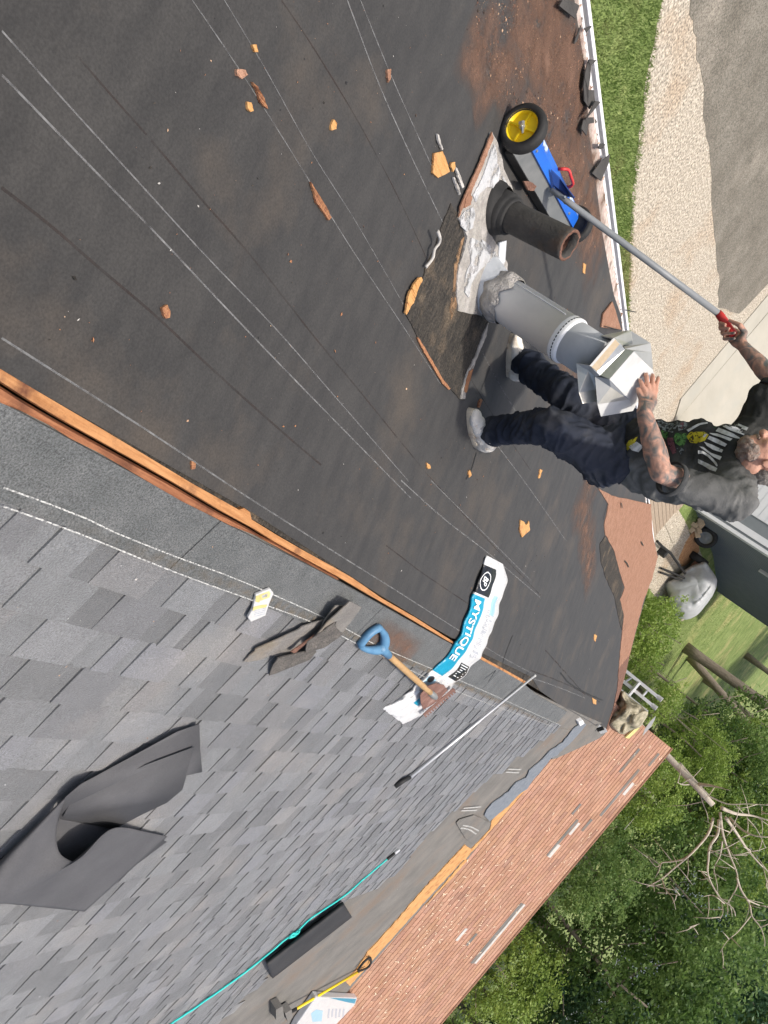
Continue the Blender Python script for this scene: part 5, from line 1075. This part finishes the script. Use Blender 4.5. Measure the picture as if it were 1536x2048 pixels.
# grass blades along the eave
def gb(n, fn, seed, hmin, hmax, name):
    r = random.Random(seed); vs = []; fs = []
    while len(fs) < n:
        p = fn(r)
        if p is None: continue
        a = r.uniform(0, 6.28); h = r.uniform(hmin, hmax); wd = r.uniform(.006, .012)*(h/.08)**.5; u = V((math.cos(a), math.sin(a), 0))*wd; l = V((r.gauss(0, .5), r.gauss(0, .5), 1))*h; o = len(vs)
        vs += [p-u, p+u, p+l]; fs.append((o, o+1, o+2))
    me = bpy.data.meshes.new(name); me.from_pydata([tuple(v) for v in vs], [], fs); me.materials.append(MT['blade']); o = bpy.data.objects.new(name, me); COL.objects.link(o); o['kind'] = 'stuff'
gx = [(p.y, p.x) for p in gl]
def strip_(r):
    y = r.uniform(4.5, 14); x0 = interp(gx, y); x = r.uniform(x0-.06, -3.0); return V((x, y, 0))
gb(80000, strip_, 3, .025, .06, 'grass_blades')
def lawn_(r):
    y = 22 + 16*r.random()**1.3; x = r.uniform(-10, 1.5); return V((x, y, terr(y)))
gb(16000, lawn_, 4, .03, .07, 'grass_blades')
# ------------------------------------------------------------------ the roofer
def remesh(name, prims, mk, parent, voxel=.007, smooth=4, disp=None, colf=None, fac=.5):
    bm = bmesh.new()
    def sph(c, r, rot=None, seg=16):
        M = Matrix.Translation(c) @ (rot.to_4x4() if rot else Matrix.Identity(4)) @ Matrix.Diagonal((*r, 1))
        bmesh.ops.create_uvsphere(bm, u_segments=seg, v_segments=seg//2+2, radius=1, matrix=M)
    for p in prims:
        if p[0] == 's': sph(V(p[1]), p[2] if isinstance(p[2], (tuple, list)) else (p[2],)*3, p[3] if len(p) > 3 else None)
        elif p[0] == 'c':
            a, b, ra, rb = V(p[1]), V(p[2]), p[3], p[4]; d = b-a
            sph(a, (ra,)*3); sph(b, (rb,)*3)
            q = d.to_track_quat('Z', 'Y').to_matrix().to_4x4(); M = Matrix.Translation((a+b)/2) @ q
            bmesh.ops.create_cone(bm, cap_ends=True, segments=16, radius1=ra, radius2=rb, depth=d.length, matrix=M)
    me = bpy.data.meshes.new(name+'_src'); bm.to_mesh(me); bm.free()
    o = bpy.data.objects.new(name+'_src', me); COL.objects.link(o)
    md = o.modifiers.new('r', 'REMESH'); md.mode = 'VOXEL'; md.voxel_size = voxel
    if smooth: sm = o.modifiers.new('s', 'SMOOTH'); sm.iterations = smooth; sm.factor = fac
    dg = bpy.context.evaluated_depsgraph_get(); dg.update(); m2 = bpy.data.meshes.new_from_object(o.evaluated_get(dg)); bpy.data.objects.remove(o); bpy.data.meshes.remove(me)
    m2.name = name
    if disp:
        nn = [v.normal.copy() for v in m2.vertices]
        for v, n in zip(m2.vertices, nn): v.co += n*disp(v.co, n)
    bvh_v = [v.co.copy() for v in m2.vertices]; polys = [tuple(p.vertices) for p in m2.polygons]
    if colf:
        ca = m2.color_attributes.new('Col', 'FLOAT_COLOR', 'POINT')
        buf = []
        for v in m2.vertices: k = colf(v.co); buf += [k, k, k, 1]
        ca.data.foreach_set('color', buf)
    m2.transform(Matrix.Translation(-ORG[parent.name])); m2.polygons.foreach_set('use_smooth', [True]*len(m2.polygons))
    m2.materials.clear(); m2.materials.append(MT[mk])
    o = bpy.data.objects.new(name, m2); COL.objects.link(o); o.parent = parent; ORG[o.name] = ORG[parent.name]
    return o, BVHTree.FromPolygons(bvh_v, polys)
man = thing('person', 'bearded person in black printed shirt and dark jeans leaning on the metal vent cap', 'person', felt(985, 790))
SRT = -ix*0
J = {k: atY(*v) for k, v in dict(ank1=(982, 862, 3.46), knee1=(1098, 852, 3.20), hip1=(1212, 918, 3.50), ank2=(1048, 728, 3.56), knee2=(1132, 788, 3.34), hip2=(1250, 862, 3.62),
     pel=(1236, 895, 3.56), belly=(1310, 920, 3.52), chest=(1400, 930, 3.47), uch=(1452, 932, 3.44), neck=(1492, 930, 3.42), shL=(1466, 996, 3.33), cuffL=(1366, 969, 3.15), elL=(1322, 946, 3.05), wrL=(1288, 824, 2.96),
     shR=(1512, 860, 3.62), cuffR=(1530, 800, 3.62), elR=(1556, 770, 3.62), wrR=(1487, 694, 3.62), head=(1528, 916, 3.34)).items()}
VW = -CF                                   # towards the camera
IXv, IYv = ix.copy(), -iy                  # image right (roughly up), image down (roughly to the right)
def frame(ax, dep=VW):
    z = ax.normalized(); y = (dep - z*dep.dot(z)).normalized(); x = y.cross(z); return Matrix((x, y, z)).transposed()
# trousers
def wrink(seed, amp):
    f0 = fold(seed, amp*.8, 8)
    def f(co, n):
        q = V((co.x*9, co.y*9, co.z*26)) + V((noise.noise(co*6)*1.2, 0, noise.noise(co*5+V((3, 0, 0)))*2.4)); rdg = (1-abs(noise.noise(q+V((seed, 2, 0)))))**3
        return f0(co, n) + amp*.85*(rdg-.35)
    return f
def fold(seed, amp, fr):
    def f(co, n): 
        q = V((co.x*fr, co.y*fr, co.z*fr*1.7)); return amp*(noise.noise(q+V((seed, 0, 0))) + .55*noise.noise(q*2.1+V((0, seed, 0))) - .5*abs(noise.noise(q*1.3+V((0, 0, seed)))))
    return f
kn1, kn2 = J['knee1'], J['knee2']
pr = [('c', J['ank1'], J['ank1'].lerp(kn1, .55), .068, .078), ('c', J['ank1'].lerp(kn1, .5), kn1, .078, .086), ('c', kn1, J['hip1'].lerp(kn1, .25), .088, .118), ('s', J['hip1'], (.14, .13, .15), frame(J['pel']-J['hip1'])),
      ('s', kn1 - IYv*.035 + VW*.01, .05), ('c', J['ank2'], kn2, .068, .084), ('c', kn2, J['hip2'], .086, .12), ('s', J['hip2'], .125), ('c', J['hip1'], J['hip2'], .13, .125), ('s', J['pel'] + IXv*.03, (.185, .125, .10), frame(IXv)), ('s', J['ank1'] + IXv*.012, .073), ('s', J['ank2']+IXv*.01, .072), ('s', J['ank2'].lerp(kn2, .22) - IYv*.02, .08), ('s', J['ank2'].lerp(kn2, .22)+IYv*.01, .078)]
trs, _ = remesh('trousers', pr, 'denim', man, .0075, 5, wrink(3, .016))
# shirt
tor = [(J['pel'] + IXv*.03 + IYv*.02, .165, .125), (J['belly'].lerp(J['pel'], .4), .19, .15), (J['belly'], .195, .155), (J['belly'].lerp(J['chest'], .5), .20, .16), (J['chest'], .215, .155), (J['uch'], .19, .13)]
pr = [('s', c, (a, b, .115), frame(IXv)) for c, a, b in tor]
pr += [('c', J['uch'], J['neck'], .12, .085), ('c', J['shL'] + IXv*.0, J['cuffL'], .090, .067), ('s', J['shL'] + IXv*.0, .094), ('c', J['uch'], J['shL'], .12, .10), ('c', J['uch'], J['shR'], .12, .095), ('c', J['shR'], J['cuffR'], .098, .08), ('s', J['uch'] + IXv*.03 + IYv*.05, .10)]
_sf = wrink(11, .010)
def sfold(co, n): return _sf(co, n) + .005*noise.noise(V((co.x*22, co.y*22, co.z*9)))
def dusty(co):
    return 1.0
def shade_(co):                       # the front panel is still black, shoulders and back are dusty and faded
    d = (co - J['chest']).dot(-IYv) + .25*(co - J['chest']).dot(VW) + .05*noise.noise(co*7)
    return 1.05 - .72*max(0, min(1, (d+.02)/.10))
shirt, sbv = remesh('shirt', pr, 'shirt', man, .009, 5, sfold, shade_)
# rib collar and sleeve hems
b_ = MB(); c_ = J['neck'] + IXv*.0; fr_ = frame((J['head']-J['uch']).normalized()); ring = []
for k in range(25):
    a = 2*math.pi*k/24; ring.append(c_ + fr_ @ V((math.cos(a)*.088, math.sin(a)*.082, .012+.012*math.sin(a))))
b_.tube(ring, .010, 8, caps=False); b_.build('collar', 'shirtrib', shirt, True)
for cu, el, nm in ((J['cuffL'], J['elL'], 'sleeve_hem'), (J['cuffR'], J['elR'], 'sleeve_hem')):
    d = (el-cu).normalized(); b_ = MB(); b_.lathe(cu, d, [(.067, .050), (.074, .052), (.0745, .078), (.070, .08), (.064, .072)], 28, closed=True); b_.build(nm, 'shirtrib', shirt, True)
# print on the shirt front, projected on to the cloth
zt3 = zoomf(1396, 820, .11719); zt5 = zoomf(1236, 760, .1953)
def onshirt(q):
    r_ = ray(*q).normalized(); h = sbv.ray_cast(CAM, r_)
    return (h[0] - r_*.004) if h[0] else None
pm = ['printwhite', 'printgreen', 'printyellow', 'printgrey', 'printmauve']; pb = MB()
def printed(pts, mi, z):
    P2 = resample([(p[0], p[1]) for p in pts + [pts[0]]], 1) if False else [V((p[0], p[1], 0)) for p in pts]
    tr = tessellate_polygon([P2])
    for t in tr:                          # subdivide so that it follows the folds
        T = [[P2[i] for i in t]]
        for _ in range(2):
            N = []
            for a, b, c in T:
                ab, bc, ca = (a+b)/2, (b+c)/2, (c+a)/2; N += [[a, ab, ca], [ab, b, bc], [ca, bc, c], [ab, bc, ca]]
            T = N
        for tri in T:
            Q = [onshirt(z((p.x, p.y))) for p in tri]
            if all(Q) and max((Q[0]-Q[1]).length, (Q[1]-Q[2]).length) < .05: pb.add(Q, [(0, 1, 2)], mi)
for q in [[(428, 142), (620, 205), (862, 298), (832, 350), (640, 290), (620, 265), (430, 160)], [(425, 182), (560, 270), (660, 295), (800, 380), (788, 432), (560, 350), (385, 262), (430, 235), (585, 305)], [(350, 300), (470, 345), (600, 400), (740, 492), (640, 480), (470, 425), (300, 360)],
          [(190, 392), (330, 400), (590, 490), (545, 530), (400, 470), (250, 425)], [(195, 440), (340, 495), (495, 582), (460, 628), (300, 560), (160, 490)], [(100, 540), (240, 590), (430, 680), (405, 725), (260, 680), (150, 610)], [(20, 620), (90, 630), (220, 730), (405, 795), (375, 855), (260, 800), (130, 700)],
          [(0, 690), (90, 700), (210, 780), (320, 900), (335, 950), (318, 965), (260, 890), (170, 800), (80, 745), (0, 750)], [(0, 835), (150, 905), (330, 992), (300, 1052), (200, 1020), (90, 950), (0, 905)], [(80, 460), (110, 405), (160, 410), (110, 465)]]: printed(q, 0, zt3)
for q, mi in [([(700, 580), (740, 530), (880, 530), (930, 560), (890, 620), (800, 650), (740, 640)], 2), ([(590, 540), (700, 545), (720, 600), (660, 690), (590, 650), (570, 590)], 1), ([(920, 400), (1060, 395), (1070, 440), (990, 490), (930, 450)], 1), ([(500, 590), (560, 590), (600, 740), (560, 760), (510, 660)], 4), ([(400, 400), (560, 390), (620, 450), (560, 540), (470, 520), (410, 470)], 3), ([(600, 420), (740, 400), (690, 500), (620, 520)], 3), ([(640, 430), (680, 420), (660, 500), (630, 510)], 4),
              ([(440, 510), (520, 540), (500, 610), (450, 580)], 1), ([(60, 700), (110, 620), (200, 580), (170, 650), (100, 720)], 2), ([(110, 680), (190, 630), (260, 680), (210, 740), (140, 720)], 0), ([(700, 510), (830, 440), (920, 430), (920, 445), (840, 460), (720, 530)], 0), ([(600, 700), (640, 690), (690, 720), (640, 760)], 3)]: printed(q, mi, zt5)
pb.build('shirt_print', pm, shirt)
# body: one skin surface (head, neck, arms, hands, ankles)
H = J['head']; fdir = (-.74*CR - .62*CU + .28*VW).normalized(); updir = (-.60*CR + .76*CU + .16*VW); updir = (updir - fdir*updir.dot(fdir)).normalized(); sdir = updir.cross(fdir)
def hd(f, s, u): return H + fdir*f + sdir*s + updir*u
FR = Matrix((fdir, sdir, updir)).transposed()
pr = [('s', hd(-.012, 0, .045), (.094, .076, .088), FR), ('s', hd(.03, 0, -.01), (.066, .066, .085), FR), ('s', hd(.052, 0, -.070), (.042, .050, .042), FR), ('s', hd(.03, 0, -.05), (.05, .062, .05), FR), ('c', hd(.088, 0, .02), hd(.110, 0, -.018), .010, .016), ('s', hd(.104, .013, -.02), .010), ('s', hd(.104, -.013, -.02), .010), ('s', hd(.078, 0, .038), (.016, .052, .012), FR),
      ('s', hd(.066, .042, -.012), (.022, .022, .02), FR), ('s', hd(.066, -.042, -.012), (.022, .022, .02), FR), ('s', hd(.088, 0, -.048), (.012, .024, .007), FR), ('s', hd(.085, 0, -.060), (.011, .022, .008), FR), ('s', hd(-.01, .078, .0), (.02, .008, .032), FR), ('s', hd(-.01, -.078, .0), (.02, .008, .032), FR), ('c', hd(-.03, 0, -.05), J['neck'] - (J['neck']-J['uch'])*.1, .058, .062), ('c', J['neck'], J['uch'], .06, .07)]
# arms
pr += [('c', J['uch'], J['shL'], .06, .055), ('c', J['shL'], J['elL'], .055, .044), ('s', J['elL'], .043), ('c', J['elL'], J['elL'].lerp(J['wrL'], .35), .044, .048), ('c', J['elL'].lerp(J['wrL'], .35), J['wrL'], .048, .031),
       ('c', J['uch'], J['shR'], .06, .055), ('c', J['shR'], J['elR'], .055, .046), ('c', J['elR'], J['elR'].lerp(J['wrR'], .35), .046, .046), ('c', J['elR'].lerp(J['wrR'], .35), J['wrR'], .046, .029)]
# torso core and legs hidden by the clothes keep the body in one piece
pr += [('c', J['uch'], J['belly'], .09, .10), ('c', J['belly'], J['pel'], .10, .09)] + [q for a, k_, h in (('ank1', kn1, 'hip1'), ('ank2', kn2, 'hip2')) for q in (('c', J['pel'], J[h], .07, .07), ('c', J[h], k_, .06, .05), ('c', k_, J[a], .045, .036))]
zc2 = zoomf(1100, 630, .15625)
def cp(q, Y): x, y = zc2(q); return atY(x, y, Y)
palm = [((1195, 1200), 2.945), ((1260, 1000), 2.955)]
wl_ = J['wrL']; kb = {'t': (1172, 1085), 'a': (1218, 985), 'b': (1262, 962), 'c': (1308, 962), 'd': (1350, 980)}
def hy(q, l=0.0): x, y = zc2(q); p = ((q[0]-760)*.5 + (1200-q[1])*0)/560; Yp = interp([(700, YC-.13), (1010, YC+.01), (1190, YC+.06), (1320, YC+.10), (1420, YC+.13)], q[0]); return atY(x, y, Yp - .012 - l)
pr += [('c', wl_, hy((1215, 1130), .02), .030, .026), ('c', wl_, hy((1300, 1110), .02), .028, .024)]
for (k, tip, mid, r0) in [('a', (1150, 835), (1178, 900), .0098), ('b', (1226, 762), (1238, 850), .0100), ('c', (1312, 766), (1306, 860), .0096), ('d', (1384, 800), (1362, 890), .0086)]:
    base = hy(kb[k], .022); m_ = hy(mid, .020); t_ = hy(tip, .002)
    pr += [('c', hy((1225 + (kb[k][0]-1225)*.55, 1120), .022), base, .016, .0125), ('c', base, m_, .0118, r0), ('c', m_, m_.lerp(t_, .55) + VW*.004, r0, r0*.95), ('c', m_.lerp(t_, .55)+VW*.004, t_, r0*.95, r0*.82)]
pr += [('c', hy((1195, 1160), .02), hy(kb['t'], .018), .018, .0135), ('c', hy(kb['t'], .018), hy((1140, 1010), .012), .0128, .0112), ('c', hy((1140, 1010), .012), hy((1122, 950), .004), .0112, .0088)]
# right hand closed round the grip
gd = (GRE-GRP).normalized(); wr = J['wrR']; zr6 = zoomf(1336, 560, .1465)
def rp(q, Y): x, y = zr6(q); return atY(x, y, Y)
Yg = 3.61
back = [rp((905, 800), Yg+.045), rp((850, 745), Yg+.045)]
pr += [('c', wr, rp((985, 830), Yg+.01), .028, .026), ('c', wr, rp((930, 860), Yg+.02), .027, .022), ('c', rp((985, 830), Yg+.01), rp((930, 720), Yg+.035), .026, .022), ('c', rp((930, 860), Yg+.02), rp((850, 790), Yg+.045), .022, .018), ('c', rp((900, 700), Yg+.04), rp((850, 770), Yg+.045), .02, .02)]
for i, (q0, q1, q2, tip, r0) in enumerate([((850, 640), (735, 560), (712, 590), (775, 610), .0100), ((850, 700), (720, 640), (720, 665), (832, 662), .0102), ((850, 745), (745, 715), (750, 735), (905, 722), .0098), ((860, 790), (770, 785), (770, 805), (900, 800), .0086)]):
    a, b, c, d = rp(q0, Yg+.045), rp(q1, Yg+.03), rp(q2, Yg-.012), rp(tip, Yg-.032)
    pr += [('c', a, b, .0135, r0*1.08), ('c', b, c, r0*1.08, r0), ('c', c, d, r0, r0*.85)]
a, b, c = rp((1045, 720), Yg-.005), rp((980, 620), Yg-.032), rp((845, 552), Yg-.03)
pr += [('c', rp((1010, 800), Yg+.0), a, .02, .0165), ('c', a, b, .0155, .0125), ('c', b, c, .0122, .009)]
cR, cL = J['elR'], J['elL']
def tat(co):
    dL = min((co-J['elL']).length, (co-J['wrL']).length, (co-J['elL'].lerp(J['wrL'], .5)).length, (co-J['cuffL']).length); dR = min((co-J['elR']).length, (co-J['wrR']).length, (co-J['elR'].lerp(J['wrR'], .5)).length)
    d = min(dL, dR); return max(0, min(1, (.135-d)/.05))
def skn(co, n): return .0012*noise.noise(co*60) + .0025*noise.noise(co*22)
body, _ = remesh('body', pr, 'tattoo', man, .0042, 3, skn, tat)
# nails
nb = 0
for q, r_ in [((1148, 828), .0058), ((1224, 756), .006), ((1312, 760), .0058), ((1386, 792), .005), ((1118, 944), .006)]:
    p = hy(q, .008); b_ = MB(); b_.lathe(p, VW, [(0, .0015), (r_*.8, .001), (r_, -.002)], 12); b_.build('fingernail', 'nail', body, True)
# eyes, beard, hair
for s in (-1, 1):
    b_ = MB(); b_.lathe(hd(.070, .030*s, .018), fdir, [(0, .006), (.005, .005), (.009, .001), (.009, -.006)], 14); b_.build('eye', 'black', body, True)
remesh('beard', [('s', hd(.054, 0, -.078), (.041, .056, .036), FR), ('s', hd(.03, .047, -.062), (.040, .020, .034), FR), ('s', hd(.03, -.047, -.062), (.040, .020, .034), FR), ('s', hd(.02, 0, -.088), (.046, .046, .03), FR), ('s', hd(.090, .016, -.040), (.012, .02, .008), FR), ('s', hd(.090, -.016, -.040), (.012, .02, .008), FR), ], 'beard', man, .0045, 2, lambda co, n: .0042*noise.noise(co*120) + .004*noise.noise(co*42))
remesh('hair', [('s', hd(-.05, 0, .055), (.078, .078, .080), FR), ('s', hd(-.066, 0, .01), (.052, .070, .066), FR)], 'hair', man, .006, 2, lambda co, n: .004*noise.noise(co*80))
# shoes
z3 = zoomf(910, 630, .2279)
def shoe(heel, toe, ank, side):
    he, to = felt(*heel, .0), felt(*toe, .0); f = (to-he); L = f.length; f.normalize(); s = NF.cross(f)
    P = lambda a, b, c: he + f*(a*L) + s*b + NF*c
    pr = [('s', P(.14, 0, .055), (.055, .042, .05), Matrix((f, s, NF)).transposed()), ('s', P(.38, 0, .055), (.075, .042, .048), Matrix((f, s, NF)).transposed()), ('s', P(.62, .0, .045), (.07, .047, .036), Matrix((f, s, NF)).transposed()), ('s', P(.80, 0, .038), (.062, .044, .030), Matrix((f, s, NF)).transposed()), ('c', P(.16, 0, .08), P(.16, 0, .08).lerp(ank, .75), .044, .045), ('c', P(.45, 0, .075), P(.25, 0, .10), .035, .04)]
    sh_, bv = remesh('shoe', pr, 'canvas', man, .006, 3, lambda co, n: .003*noise.noise(co*28))
    out = []
    for k in range(28):
        a = 2*math.pi*k/28; x = math.cos(a); y = math.sin(a); w_ = (.046 if x > 0 else .040)*(1 - .12*max(0, x)); out.append(P(.5 + .52*x, w_*y*(abs(y)**-.15 if abs(y) > .01 else 1), .032))
    b_ = MB(); b_.prism(out, -NF*.032); b_.build('sole', 'sole', sh_, True, bevel=.004)
    for k in range(5):
        a = .36+.075*k; b_ = MB(); P1 = []
        for t in (-1, -.5, 0, .5, 1):
            p = P(a + .02*(t > 0), .030*t, .16); h = bv.ray_cast(p, -NF); P1.append((h[0] if h[0] else P(a, .03*t, .09)) + NF*.003)
        b_.tube(P1, .0036, 6); b_.build('lace', 'dustgrey', sh_, True)
    loop = [P(.34, 0, .115), P(.38, .03, .125), P(.44, .05, .12), P(.42, .03, .125), P(.36, .0, .118), P(.40, -.03, .12), P(.47, -.045, .105)]
    b_ = MB(); b_.tube(resample(loop, 20), .0032, 6); b_.build('lace', 'dustgrey', sh_, True)
shoe((952, 893), (934, 818), J['ank1'], 1)
shoe((1014, 752), (1020, 668), J['ank2'], 1)
